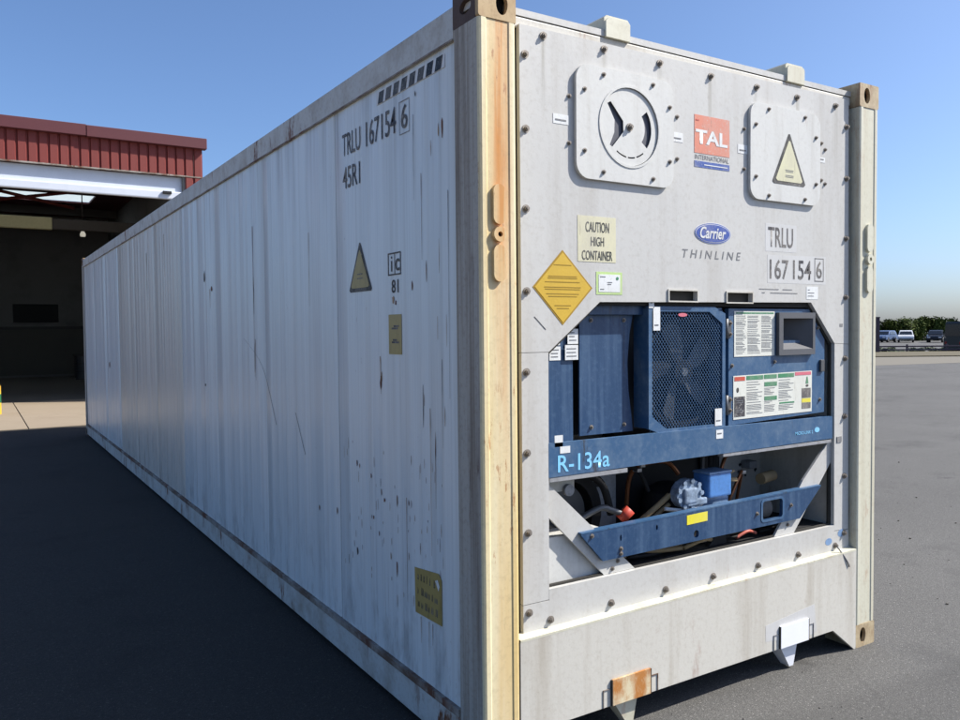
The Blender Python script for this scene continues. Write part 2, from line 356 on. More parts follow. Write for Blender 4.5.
# lettering: built-in font turned into a thin mesh and fitted to a rectangle
def text(s, parent, mat, u0, u1, v0, v1, w, axis='front', bold=.0, shear=0, label=None, thick=.0006, slope=0):
    cu = bpy.data.curves.new('lettering', 'FONT'); cu.body = s; cu.size = 1; cu.extrude = 0; cu.offset = bold; cu.shear = shear; cu.resolution_u = 3
    to = bpy.data.objects.new('lettering', cu); COL.objects.link(to)
    bpy.context.view_layer.update()
    me = bpy.data.meshes.new_from_object(to.evaluated_get(bpy.context.evaluated_depsgraph_get()))
    bpy.data.objects.remove(to); bpy.data.curves.remove(cu)
    xs = [v.co.x for v in me.vertices]; ys = [v.co.y for v in me.vertices]
    x0, x1, y0, y1 = min(xs), max(xs), min(ys), max(ys)
    for v in me.vertices:
        a = (v.co.x-x0)/(x1-x0); b = (v.co.y-y0)/(y1-y0)
        u = u0+(u1-u0)*a; z = v0+(v1-v0)*b+slope*(u-u0)
        v.co = (u, w, z) if axis == 'front' else (w, u, z)
    me.name = 'lettering'; me.materials.clear(); me.materials.append(MT[mat])
    o = link('lettering', me, parent); o['label'] = label or ('lettering reading '+s)
    return o
def sheet(name, parent, mat, pts, w, axis='front', th=.001, **p):
    sgn = 1
    return obj(name, plate(BM(), pts, (), w, w+th*sgn, axis), mat, parent, **p)
def rc(x0, x1, z0, z1): return [(x0, z0), (x1, z0), (x1, z1), (x0, z1)]

# ------------------------------------------------------------------ ground (setting)
FH = Vector((sy_, cy_, 0)); RH = Vector((cy_, -sy_, 0)); C0 = Vector((CX, CY, 0))
def far(lat, d, z=0): return C0+FH*d+RH*lat+Vector((0, 0, z))
def latpx(u, d): return (u-480)/FPX*d
bm = BM(); rows = [(-300, 0), (53, 0), (60, -.35), (1500, -.35)]; cols = (-1200, 1200); g = []
for d, z in rows: g.append([bm.verts.new(far(c, d, z)) for c in cols])
for i in range(3): bm.faces.new((g[i][0], g[i][1], g[i+1][1], g[i+1][0]))
obj('ground', bm, 'asphalt', kind='structure')
obj('shade_strip', plate(BM(), rc(-3.3, .35, -30, 13.645), (), .0, .004, 'top'), 'shadeasphalt', kind='structure')  # dark strip laid where the container's shade falls
# concrete apron slabs in front of and under the workshop door
obj('yard', plate(BM(), rc(-30, -3.32, -30, 13.645), (), .0, .004, 'top'), 'concrete', kind='structure')  # unseen pale concrete, added to bounce light onto the side wall
xs = [-14, -8.6, -5.0, -1.9, -0.75, 1.3, 4.2, 8]; ys = [13.72, 15.9, 18.0, 20.2]
apron = obj('apron', plate(BM(), rc(-14, 8, 13.66, 20.24), (), -.05, .004, 'top'), 'gask', kind='structure')
for i in range(len(xs)-1):
    for j in range(3):
        h = random.uniform(.016, .02)
        obj('concrete_slab', box(BM(), xs[i]+.008, xs[i+1]-.008, ys[j]+.008, ys[j+1]-.008, .002, h, .003, 1), 'concrete', apron)
obj('kerb_strip', plate(BM(), [tuple(far(latpx(800, 33), 33)[:2]), tuple(far(latpx(1400, 52), 52)[:2]), tuple(far(latpx(1400, 56), 56)[:2]), tuple(far(latpx(800, 44), 44)[:2])][::1], (), .0, .006, 'top'), 'tan', kind='structure')
vs = [far(latpx(790, 44.2), 44.2), far(latpx(1500, 44.4), 44.4), far(latpx(1500, 52), 52), far(latpx(790, 52), 52)]
obj('verge', plate(BM(), [tuple(v[:2]) for v in vs], (), .0, .06, 'top'), 'verge', kind='structure')

# ------------------------------------------------------------------ container
W, D, H = 2.438, 12.192, 2.896
K = empty('refrigerated_container', (0, 0, 0), 'long white rust streaked refrigerated container standing on the asphalt, cooling unit facing the camera', 'shipping container')
YP = .040                                   # plane of the cooling unit's front panel
# corner castings
def casting(x0, x1, y0, y1, z0, z1, fx, fy, mat, sidemat):
    """fx: which x face shows (-1/+1), fy: which y face shows"""
    bm = BM(); tz = .012
    core = BM(); box(core, x0+.02, x1-.02, y0+.02, y1-.02, z0+.01, z1-.01); 
    cx, cz = (x0+x1)/2, (z0+z1)/2
    yf = y0 if fy < 0 else y1-.02
    hc = x0+.101 if fx < 0 else x1-.101
    hole = ell(hc, cz+(.0), .0255, .040, 20)
    plate(bm, rrect(x0, x1, z0, z1, .010, 3), [hole], yf, yf+.0198, 'front')
    xf = x0 if fx < 0 else x1-.02
    hy = (y0+.089) if fy < 0 else (y1-.089)
    plate(bm, rrect(y0+.020 if fy < 0 else y0, y1 if fy < 0 else y1-.020, z0, z1, .006, 3), [ell(hy, cz, .040, .0255, 20)], xf, xf+.0198, 'side', 1)
    plate(bm, rc(x0+.0005, x1-.0005, y0+.0005, y1-.0005), [ell(cx, (y0+y1)/2, .032, .06, 20)], z1-.012 if z0 > 1 else z0+.0005, z1-.0005 if z0 > 1 else z0+.012, 'top')
    # far inner faces
    xi = x1-.008 if fx < 0 else x0
    box(bm, xi+.0002, xi+.0078, y0+.001, y1-.001, z0+.001, z1-.001)
    yi = y1-.008 if fy < 0 else y0
    box(bm, x0+.002, x1-.002, yi+.0002, yi+.0078, z0+.001, z1-.001)
    o = obj('corner_casting', bm, [mat, sidemat], K)
    obj('cavity', core_inner(x0, x1, y0, y1, z0, z1), 'hole', o)
    core.free()
def core_inner(x0, x1, y0, y1, z0, z1):
    return box(BM(), x0+.034, x1-.034, y0+.034, y1-.034, z0+.013, z1-.013)
CW, CD, CH = .162, .178, .118
for yy, fy in ((0, -1), (D, 1)):
    for xx, fx in ((0, -1), (W, 1)):
        for zz in (0, H-CH):
            x0, x1 = (xx, xx+CW) if fx < 0 else (xx-CW, xx)
            y0, y1 = (yy, yy+CD) if fy < 0 else (yy-CD, yy)
            dark = (fx < 0 and zz > 1)
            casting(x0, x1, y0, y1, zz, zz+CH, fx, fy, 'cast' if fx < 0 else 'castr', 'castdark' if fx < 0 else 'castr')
# corner posts (pressed profile), butted between the castings
def post(x0, sgn, y0, ysgn, mats):
    # profile in (x,y) going round, outer corner at (x0,y0)
    pr = [(0, .170), (0, .012), (.004, .004), (.012, 0), (.030, 0), (.036, .0035), (.126, .0035), (.132, 0), (.150, 0), (.158, .004), (.158, .060), (.150, .170)]
    bm = BM(); lo, hi = CH+.001, H-CH-.001
    a = [bm.verts.new((x0+sgn*p[0], y0+ysgn*p[1], lo)) for p in pr]; b = [bm.verts.new((x0+sgn*p[0], y0+ysgn*p[1], hi)) for p in pr]
    n = len(pr)
    for i in range(n):
        f = bm.faces.new((a[i], a[(i+1) % n], b[(i+1) % n], b[i])); f.material_index = 1 if i in (0,) and sgn > 0 else 0
    bm.faces.new(a); bm.faces.new(b)
    return obj('corner_post', bm, mats, K)
pl = post(0, 1, 0, 1, ['post', 'postside']); pl['label'] = 'cream corner post with orange rust stains, nearest the camera'
pr_ = post(W, -1, 0, 1, ['postr', 'postr']); pr_['label'] = 'pale cream corner post at the right of the cooling unit'
post(0, 1, D, -1, ['postside', 'postside']); post(W, -1, D, -1, ['postr', 'postr'])
# lashing plates on the posts
for x, m, par in ((.078, 'post', pl), (W-.078, 'postr', pr_)):
    for z0, z1 in ((2.045, 2.190), (1.838, 1.972)):
        o = obj('lashing_plate', plate(BM(), ell(x, z1-.026, .026, None, 12, 0, 180)+ell(x, z0+.026, .026, None, 12, 180, 359.9), (), -.011, .0048), m, par)
    b = BM(); plate(b, ell(x, 2.009, .027, None, 20), [ell(x, 2.009, .010, None, 12)], -.014, .0048); obj('lashing_boss', b, m, par)
    obj('keyhole', plate(BM(), ell(x, 2.009, .0098, None, 12), (), -.001, .0045), 'hole', par)
# side wall: separate sheets, each with shallow pressed ribs
NP = 10; y_a, y_b = .185, D-.185; L = (y_b-y_a)/NP
def side_sheet(y0, y1, xs0, seed):
    rnd = random.Random(seed); bm = BM(); z0, z1 = .2080, 2.742
    ys = [(y0+.002, .004), (y0+.010, 0)]
    y = y0+.010
    while y < y1-.19:
        stp = rnd.choice((.075, .105, .14, .17)); y += stp
        hgt = rnd.choice((.0006, -.0006, .0009)); ys += [(y, 0), (y+.005, -hgt), (y+.011, -hgt), (y+.016, 0)]; y += .016
    ys += [(y1-.010, 0), (y1-.002, .004)]
    nz = 6; cols = []
    til = rnd.uniform(-.0006, .0006)
    for yy, dx in ys:
        f = (yy-y0)/(y1-y0)
        cols.append([bm.verts.new((xs0+dx+til*(f-.5)+.0006*math.sin(f*math.pi)*math.sin(k/nz*math.pi*rnd.uniform(.99, 1.01)*2+seed), yy, z0+(z1-z0)*k/nz)) for k in range(nz+1)])
    for i in range(len(cols)-1):
        for k in range(nz): bm.faces.new((cols[i][k], cols[i][k+1], cols[i+1][k+1], cols[i+1][k]))
    return bm
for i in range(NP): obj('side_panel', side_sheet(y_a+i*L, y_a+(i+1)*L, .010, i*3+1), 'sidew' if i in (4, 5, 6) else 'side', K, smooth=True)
obj('side_backing', box(BM(), .019, .06, .180, D-.180, .10, 2.80), 'gask', K)
obj('right_side_wall', box(BM(), W-.06, W-.012, .180, D-.180, .10, 2.80), 'panel', K)
for sx in (0, 1):
    X = lambda a, b: (a, b) if not sx else (W-b, W-a)
    x0, x1 = X(0, .070)
    obj('top_rail', box(BM(), *X(.001, .018), .1785, D-.1785, 2.743, 2.868, .004), 'rail', K)
    obj('top_rail_flange', box(BM(), *X(-.004, .0), .1785, D-.1785, 2.7415, 2.750, .001, 1), 'brownrail', K)
    obj('bottom_rail', box(BM(), *X(.001, .018), .1785, D-.1785, .035, .176, .005), 'rail', K)
    obj('rub_strip', box(BM(), *X(-.006, .0145), .1785, D-.1785, .1765, .2075, .002), 'brownrail', K)
    obj('bottom_flange', box(BM(), *X(.0185, .12), .1785, D-.1785, .035, .041), 'rail', K)
obj('roof', box(BM(), .0185, W-.0185, .05, D-.02, 2.835, 2.860), 'panel', K)
obj('floor_deck', box(BM(), .1205, W-.1205, .10, D-.05, .125, .17), 'gask', K)
for k in range(30): obj('cross_member', box(BM(), .061, W-.061, .30+k*.395, .33+k*.395, .045, .1245), 'rail', K)
for x0 in (.17, W/2+.01): obj('rear_door', box(BM(), x0, x0+W/2-.18, D-.045, D-.01, .14, 2.80, .004), 'panel', K)
obj('rear_header', box(BM(), .164, W-.164, D-.15, D-.003, 2.801, 2.834), 'rail', K)
obj('door_sill', box(BM(), .164, W-.164, D-.15, D-.003, .02, .124), 'rail', K)

# front end frame
obj('front_header', box(BM(), .1635, W-.1635, .052, .12, 2.79, 2.832, .006), 'sill', K)
b = BM(); plate(b, [(.163, .002), (.18, .0), (.355, .134), (2.083, .134), (2.262, .0), (2.275, .002), (2.275, .519), (.163, .497)], (), .000, .018)
obj('front_sill', b, 'sill', K, label='long cream sill below the cooling unit with grime streaks')
b = BM(); 
for q, (xa, xb, za, zb) in enumerate(((.163, 2.275, .497, .519),)):
    v = [b.verts.new(p) for p in ((xa, -.0005, za+.001), (xb, -.0005, zb+.001), (xb, .05, zb+.007), (xa, .05, za+.007), (xa, -.0005, za-.008), (xb, -.0005, zb-.008), (xb, .05, zb-.001), (xa, .05, za-.001))]
    for f in ((0, 1, 2, 3), (4, 5, 1, 0), (7, 6, 5, 4), (3, 2, 6, 7), (0, 3, 7, 4), (1, 5, 6, 2)): b.faces.new([v[i] for i in f])
obj('sill_ledge', b, 'postr', K)
obj('sill_web', box(BM(), .17, W-.17, .0505, .09, .12, .49), 'gask', K)
# gasket channel round the unit
b = BM(); plate(b, rc(.160, 2.276, .506, 2.815), [rc(.33, 2.13, .66, 1.76)], YP+.022, YP+.034); obj('gasket', b, 'gask', K)

# upper panel with chamfered opening, two slots
SL1, SL2 = (.975, 1.145, 1.782, 1.825), (1.338, 1.508, 1.780, 1.823)
opx = [(.205, .502), (.205, .612)]
up = [(.205, 1.577), (.334, 1.577), (.592, 1.772), (1.947, 1.785), (2.138, 1.582), (2.257, 1.576), (2.243, 2.812), (.205, 2.800)]
b = BM(); plate(b, up, [rc(SL1[0], SL1[1], SL1[2], SL1[3]), rc(SL2[0], SL2[1], SL2[2], SL2[3])], YP, YP+.020)
UP = obj('upper_panel', b, 'panel', K, label='large white upper panel of the cooling unit with chamfered lower corners')
for s in (SL1, SL2):
    b = BM(); plate(b, rc(s[0]-.006, s[1]+.006, s[2]-.006, s[3]+.006), [rc(s[0], s[1], s[2], s[3])], YP-.006, YP-.0005); obj('slot_frame', b, 'sill', UP)
    obj('slot_recess', box(BM(), s[0]-.003, s[1]+.003, YP+.0235, YP+.06, s[2]-.003, s[3]+.003), 'hole', UP)
obj('left_frame_strip', plate(BM(), [(.205, .612), (.329, .612), (.332, 1.575), (.205, 1.575)], (), YP+.0005, YP+.020), 'panel', K)
obj('right_frame_strip', plate(BM(), [(2.146, .625), (2.266, .618), (2.258, 1.574), (2.140, 1.580)], (), YP+.0005, YP+.020), 'panel', K)
b = BM(); plate(b, [(.205, .502), (2.273, .524), (2.268, .615), (2.146, .622), (2.146, .652), (.329, .652), (.329, .609), (.205, .609)], (), YP, YP+.020)
SB = obj('lower_frame_beam', b, 'panel', K)
# inner jambs and ledge of the machinery recess
obj('inner_jamb', box(BM(), .300, .328, YP+.0205, .55, .55, 1.60), 'sill', K)
obj('inner_jamb', box(BM(), 2.150, 2.18, YP+.0205, .55, .55, 1.60), 'sill', K)
obj('recess_ledge', box(BM(), .3285, 2.1495, YP+.0205, .55, .600, .646), 'sill', K)
obj('recess_ceiling', box(BM(), .3285, 2.1495, YP+.0345, .55, 1.79, 1.81), 'darkm', K)
obj('recess_back', box(BM(), .3285, 2.1495, .50, .52, .6465, 1.789), 'panel', K)
b = BM(); plate(b, [(.3, 1.55), (.34, 1.56), (.60, 1.762), (1.94, 1.775), (2.13, 1.57), (2.149, 1.57), (2.149, 1.79), (.3, 1.79)], (), YP+.0205, YP+.033); obj('opening_lip', b, 'gask', K)

# bolts
def bolt_bm(s=1):
    b = BM(); plate(b, ell(0, 0, .0175*s, None, 14), (), -.004*s, 0); plate(b, ell(0, 0, .0115*s, None, 6), (), -.014*s, -.004*s); plate(b, ell(0, 0, .0065*s, None, 8), (), -.019*s, -.014*s)
    return b
b0 = obj('bolt', bolt_bm(.88), 'boltm', K); small = None
def put(o, x, y, z, par, first=[True]):
    c = o.copy(); COL.objects.link(c); c.location = (x, y, z); c.parent = par; c.rotation_euler = (0, random.uniform(0, 1), 0); return c
BT = [(.315, 2.775), (.620, 2.776), (.925, 2.776), (1.230, 2.771), (1.535, 2.768), (1.83, 2.766), (2.129, 2.766)]
BL = [(.229, z) for z in (2.692, 2.415, 2.118, 1.810, 1.503, 1.194, .886, .580)]
BR = [(2.222+.008*(1-z/2.7), z) for z in (2.673, 2.412, 2.115, 1.811, 1.504, 1.207, .902, .605)]
BB = [(.331, .535), (.645, .537), (.952, .540), (1.252, .543), (1.559, .546), (1.856, .549), (2.154, .552)]
allb = BT+BL+BR+BB
b0.location = (allb[0][0], YP-.0005, allb[0][1])
for x, z in allb[1:]: put(b0, x+random.uniform(-.003, .003), YP-.0005, z+random.uniform(-.003, .003), K)
# fresh air fan cover
FY = YP-.016
b = BM(); plate(b, rrect(.462, .990, 2.255, 2.700, .062, 6), [ell(.742, 2.483, .158, None, 40)], FY, YP-.001)
FP = obj('air_vent_cover', b, 'plate', K, label='square cover plate with rounded corners and round slotted air vent')
b = BM(); plate(b, ell(.742, 2.483, .166, .166, 40), [ell(.742, 2.483, .157, None, 40)], FY-.003, FY-.0005); obj('vent_rim', b, 'plate', FP, smooth=False)
holes = [sector(.742, 2.483, .060, .125, 128, 222, 9), sector(.742, 2.483, .085, .122, -38, 38, 8), sector(.742, 2.483, .120, .126, 236, 262, 5), sector(.742, 2.483, .120, .126, 266, 284, 5), sector(.742, 2.483, .120, .126, 288, 308, 5)]
holes[0] = [(.742+a, 2.483+c) for a, c in ((-.118, .082), (-.100, .092), (-.034, .022), (-.032, -.022), (-.092, -.088), (-.106, -.082), (-.082, -.03), (-.080, .02), (-.104, .06))]
b = BM(); plate(b, ell(.742, 2.483, .1555, None, 40), holes, FY+.004, FY+.007); obj('vent_disc', b, 'plate', FP)
obj('vent_interior', plate(BM(), ell(.742, 2.483, .156, None, 30), (), FY+.0135, FY+.0148), 'bluegrey', FP)
sb = obj('vent_bolt', bolt_bm(.55), 'boltm', FP); sb.location = (.602, FY-.0005, 2.672)
for x, z in [(.504, 2.601), (.503, 2.363), (.600, 2.288), (.870, 2.672), (.870, 2.285), (.966, 2.593), (.966, 2.366)]: put(sb, x, FY-.0005, z, FP)
hb = obj('hub_bolt', bolt_bm(.95), 'boltm', FP); hb.location = (.742, FY+.0035, 2.483)
for x, z in [(.439, 2.568), (.438, 2.387), (1.025, 2.565), (1.025, 2.387)]: put(sb, x, YP-.0005, z, UP)
# access plate with triangle
b = BM(); plate(b, rrect(1.478, 1.990, 2.255, 2.697, .058, 6), (), FY, YP-.001)
AP = obj('access_plate', b, 'plate', K, label='square access plate with rounded corners carrying a triangular warning sign')
for x, z in [(1.604, 2.674), (1.514, 2.594), (1.515, 2.357), (1.606, 2.277), (1.870, 2.670), (1.872, 2.279), (1.955, 2.584), (1.957, 2.359)]: put(sb, x, FY-.0005, z, AP)
for x, z in [(1.452, 2.568), (1.452, 2.387), (2.02, 2.568), (2.05, 2.54), (2.02, 2.387), (2.05, 2.372)]: put(sb, x, YP-.0005, z, UP)
def tri(cx, zb, zt, hw, c=.012):
    return [(cx-hw+c, zb), (cx+hw-c, zb), (cx+hw, zb+c*.8), (cx+c*.5, zt-c*.2), (cx, zt), (cx-c*.5, zt-c*.2), (cx-hw, zb+c*.8)]
T1 = sheet('warning_triangle', AP, 'black', tri(1.752, 2.338, 2.578, .122), FY-.0012, label='dark bordered triangular warning sign')
sheet('triangle_face', T1, 'ypale', tri(1.752, 2.352, 2.545, .098), FY-.0024)
for i, (z, wd) in enumerate(((2.405, .03), (2.398, .028), (2.380, .03), (2.373, .03))): sheet('printed_line', T1, 'greym', rc(1.752-wd, 1.752+wd, z, z+.003), FY-.0032, th=.0004)

# markings on the upper panel
Y1, Y2, Y3 = YP-.0012, YP-.0022, YP-.0032
sheet('repainted_patch', UP, 'freshpanel', rc(1.602, 1.832, 2.022, 2.152), YP-.0005, th=.0004); sheet('repainted_patch', UP, 'freshpanel', [(1.618, 1.874), (2.062, 1.874), (2.062, 2.012), (1.618, 2.004)], YP-.0005, th=.0004)
text('TRLU', UP, 'blackf', 1.622, 1.805, 2.042, 2.136, Y1, bold=.012, label='black lettering reading TRLU on the front panel')
text('167', UP, 'blackf', 1.634, 1.772, 1.892, 1.986, Y1, bold=.012); text('154', UP, 'blackf', 1.806, 1.945, 1.894, 1.988, Y1, bold=.012)
text('6', UP, 'blackf', 1.985, 2.030, 1.903, 1.988, Y1, bold=.012, label='check digit 6 inside a thin box')
b = BM(); plate(b, rc(1.972, 2.044, 1.888, 2.003), [rc(1.976, 2.040, 1.892, 1.999)], Y1, Y1+.001); obj('marking_box', b, 'blackf', UP)
CL = sheet('caution_label', UP, 'beige', rc(.478, .676, 1.931, 2.112), Y1, label='pale beige label reading CAUTION HIGH CONTAINER')
text('CAUTION', CL, 'black', .518, .640, 2.049, 2.090, Y2, bold=.004); text('HIGH', CL, 'black', .545, .613, 1.994, 2.031, Y2, bold=.004); text('CONTAINER', CL, 'black', .499, .657, 1.938, 1.976, Y2, bold=.004)
GS = sheet('green_bordered_label', UP, 'lime', rc(.572, .710, 1.802, 1.893), Y1)
sheet('label_face', GS, 'white', rc(.584, .698, 1.812, 1.883), Y2)
for x0, x1, z in ((.592, .62, 1.872), (.592, .612, 1.822), (.63, .655, 1.85), (.63, .65, 1.842)): sheet('printed_line', GS, 'greym', rc(x0, x1, z, z+.003), Y3, th=.0004)
sheet('printed_mark', GS, 'green', ell(.683, 1.868, .007, None, 10), Y3, th=.0004)
DS = sheet('yellow_diamond_sticker', UP, 'ydark', [(.402, 1.680), (.552, 1.826), (.402, 1.972), (.258, 1.826)], Y1, label='large yellow diamond sticker with faint lines of print')
sheet('diamond_face', DS, 'yellow', [(.402, 1.690), (.542, 1.826), (.402, 1.962), (.268, 1.826)], Y2)
for z, hw in ((1.912, .043), (1.868, .07), (1.861, .072), (1.846, .085), (1.826, .09), (1.818, .086), (1.800, .08), (1.790, .07), (1.755, .040), (1.744, .030)): sheet('printed_line', DS, 'ydark', rc(.402-hw, .402+hw, z, z+.0026), Y3, th=.0004)
OV = sheet('oval_logo', UP, 'white', ell(1.247, 2.082, .118, .0475, 40), Y1, label='blue oval logo with white script reading Carrier')
sheet('oval_ring', OV, 'logoblue', ell(1.247, 2.082, .115, .0450, 40), Y2, th=.0006); sheet('oval_line', OV, 'white', ell(1.247, 2.082, .110, .0405, 40), Y2-.0006, th=.0005); sheet('oval_face', OV, 'logoblue', ell(1.247, 2.082, .107, .0385, 40), Y2-.0012, th=.0005)
text('Carrier', OV, 'white', 1.163, 1.328, 2.058, 2.110, Y2-.0024, bold=.02, shear=.25)
text('T H I N L I N E', UP, 'greym', 1.057, 1.432, 1.970, 2.006, Y1, shear=.2, label='grey widely spaced italic lettering reading THINLINE')
TL = sheet('red_company_sticker', UP, 'salmon', rc(1.130, 1.354, 2.427, 2.592), Y1, label='faded red square sticker reading TAL')
text('TAL', TL, 'white', 1.137, 1.340, 2.468, 2.530, Y2, bold=.03)
sheet('printed_mark', TL, 'redp', rc(1.138, 1.158, 2.566, 2.572), Y2)
sheet('blue_strip', UP, 'navy', rc(1.130, 1.354, 2.366, 2.393), Y1)
text('INTERNATIONAL', UP, 'greym', 1.134, 1.350, 2.400, 2.421, Y1, label='small grey lettering under the red square')
sheet('printed_line', UP, 'white', rc(1.19, 1.34, 2.377, 2.381), Y2, th=.0005)
for x0, x1, z0, z1 in ((.36, .435, 2.455, 2.492), (.985, 1.06, 2.46, 2.50), (1.41, 1.475, 2.455, 2.495), (1.995, 2.05, 2.475, 2.50)):
    q = sheet('maintenance_sticker', UP, 'white', rc(x0, x1, z0, z1), Y1); sheet('printed_line', q, 'greym', rc(x0+.01, x1-.012, z0+.012, z0+.018), Y2, th=.0005)
q = sheet('maintenance_sticker', UP, 'white', rc(1.91, 2.00, 1.80, 1.862), Y1)
for x0, x1, z in ((1.92, 1.935, 1.845), (1.92, 1.97, 1.83), (1.92, 1.965, 1.815)): sheet('printed_line', q, 'greym', rc(x0, x1, z, z+.003), Y2, th=.0005)
for x0, x1, z in ((1.56, 1.70, 1.842), (1.73, 1.80, 1.842), (1.58, 1.60, 1.825), (1.64, 1.84, 1.825)): sheet('stencilled_line', UP, 'greym', rc(x0, x1, z, z+.004), Y1, th=.0006)
sheet('scratch', UP, 'blackf', [(.264, 1.712), (.318, 1.662), (.320, 1.664), (.266, 1.714)], Y1, th=.0004)
sheet('small_stencil', UP, 'greym', rc(2.18, 2.205, 1.665, 1.68), Y1)

# machinery behind the opening
YB = .115
BPb = obj('condenser_side_panel', box(BM(), .330, .512, YB, YB+.02, 1.20, 1.745, .003), 'blue', K)
b = BM(); plate(b, [(.540, 1.228), (.830, 1.228), (.822, 1.30), (.806, 1.40), (.800, 1.52), (.812, 1.64), (.835, 1.74), (.540, 1.738)], (), YB-.008, YB); obj('blue_cover_panel', b, 'blue', K, label='plain blue cover panel with scooped right edge and chalky streaks')
obj('cover_top_rail', box(BM(), .335, .90, YB-.03, YB-.021, 1.722, 1.765, .002), 'blue', K)
obj('recess_shade_board', box(BM(), .34, 2.14, .16, .17, 1.225, 1.78), 'darkm', K)  # dark board standing in for the shade deep in the fan recess
for x, z in ((.60, 1.70), (.78, 1.70), (.60, 1.26), (.78, 1.26), (.37, 1.26)):
    put(sb, x, YB-.0085 if x > .5 else YB-.0005, z, K)
for x0, x1, z0, z1, yy in ((.385, .445, 1.60, 1.655, YB-.002), (.478, .532, 1.604, 1.665, YB-.0095), (.392, .448, 1.54, 1.595, YB-.002), (.465, .532, 1.54, 1.60, YB-.0095), (.36, .40, 1.205, 1.25, .040), (.385, .435, 1.178, 1.205, .0385)):
    q = sheet('paper_sticker', K, 'white', rc(x0, x1, z0, z1), yy)
    for k in range(3 if z1-z0 > .048 else 0):
        z = z0+(z1-z0)*(.22+.25*k); sheet('printed_line', q, 'greym', rc(x0+.008, x1-.008-random.uniform(0, .012), z, z+.004), yy-.0008, th=.0005)
# grille box
GX0, GX1, GZ0, GZ1 = .870, 1.345, 1.212, 1.758; GY = .052
GB = obj('fan_grille_frame', plate(BM(), [(GX0, GZ0+.025), (GX0+.07, GZ0), (GX1, GZ0), (GX1, GZ1-.03), (GX1-.07, GZ1), (GX0, GZ1)], [[(GX0+.020, GZ0+.075), (GX0+.105, GZ0+.018), (GX1-.020, GZ0+.018), (GX1-.020, GZ1-.075), (GX1-.105, GZ1-.022), (GX0+.020, GZ1-.022)]], GY, GY+.014), 'blue2', K, label='blue framed perforated guard in front of the condenser fan')
obj('grille_side', box(BM(), GX0+.001, GX0+.006, GY+.0145, .145, GZ0+.026, GZ1-.01), 'blue2', GB)
obj('grille_side', box(BM(), GX1-.006, GX1-.001, GY+.0145, .145, GZ0+.01, GZ1-.032), 'blue2', GB)
obj('grille_side', box(BM(), GX0+.008, GX1-.008, GY+.0145, .145, GZ1-.012, GZ1-.004), 'blue2', GB)
b = BM(); p = .0175; gw = .00105
gx0, gx1, gz0, gz1 = GX0+.012, GX1-.012, GZ0+.012, GZ1-.012
def clipseg(a, bb):
    (xa, za), (xb, zb) = a, bb; t0, t1 = 0, 1
    for pa, da, lo, hi in ((xa, xb-xa, gx0, gx1), (za, zb-za, gz0, gz1)):
        u, v = (lo-pa)/da, (hi-pa)/da
        if u > v: u, v = v, u
        t0, t1 = max(t0, u), min(t1, v)
    return None if t0 >= t1 else ((xa+(xb-xa)*t0, za+(zb-za)*t0), (xa+(xb-xa)*t1, za+(zb-za)*t1))
n = 60
for s in (1, -1):
    for k in range(-75, 110):
        x = gx0+k*p; sgm = clipseg((x, gz0-.001), (x+s*1.0/1.25, gz0+1.0-.001))
        if not sgm: continue
        (xa, za), (xb, zb) = sgm; dl = math.hypot(xb-xa, zb-za)
        if dl < .01: continue
        nx, nz = -(zb-za)/dl*gw, (xb-xa)/dl*gw; yy = GY+.005+(.0015 if s > 0 else 0)
        plate(b, [(xa+nx, za+nz), (xb+nx, zb+nz), (xb-nx, zb-nz), (xa-nx, za-nz)], (), yy, yy+.0015)
obj('wire_mesh', b, 'blue2', GB, kind='stuff')
obj('red_badge', plate(BM(), ell(1.075, 1.722, .028, .008, 16), (), GY+.002, GY+.004), 'pink', GB)
# fan
fc = (1.13, 1.47); b = BM(); plate(b, ell(fc[0], fc[1], .245, None, 40), [ell(fc[0], fc[1], .228, None, 40)], .105, .150); FN = obj('condenser_fan', b, 'darkm', K)
for k in range(5):
    b = BM(); a = math.radians(20+72*k); pts = []
    for r, wd, tw in ((.05, .03, .5), (.12, .055, .4), (.20, .075, .3), (.218, .05, .25)):
        for sgn in (-1, 1):
            ang = a+sgn*wd/r/1.6+.25*(r/.2); pts.append((fc[0]+r*math.cos(ang), .128+sgn*wd*tw*.4, fc[1]+r*math.sin(ang)))
    v = [b.verts.new(q) for q in pts]
    for i in range(3): b.faces.new((v[2*i], v[2*i+1], v[2*i+3], v[2*i+2]))
    obj('fan_blade', b, 'bladem', FN)
b = BM(); cyl(b, (fc[0], .10, fc[1]), (fc[0], .15, fc[1]), .055, 20); obj('fan_hub', b, 'darkm', FN)
b = BM(); cyl(b, (fc[0]-.005, .088, fc[1]), (fc[0]-.005, .0995, fc[1]), .018, 16); obj('hub_cap', b, 'rim', FN)
for x0, x1, z0, z1 in ((.895, .935, 1.655, 1.755), (.87, .90, 1.75, 1.79), (1.275, 1.32, 1.222, 1.30), (1.27, 1.315, 1.165, 1.205)):
    q = sheet('paper_sticker', K, 'white', rc(x0, x1, z0, z1), GY-.0022 if z0 > 1.21 else .0385)
    sheet('printed_line', q, 'greym', rc(x0+.007, x1-.01, z0+.02, z0+.026), (GY-.003) if z0 > 1.21 else .0377, th=.0005)
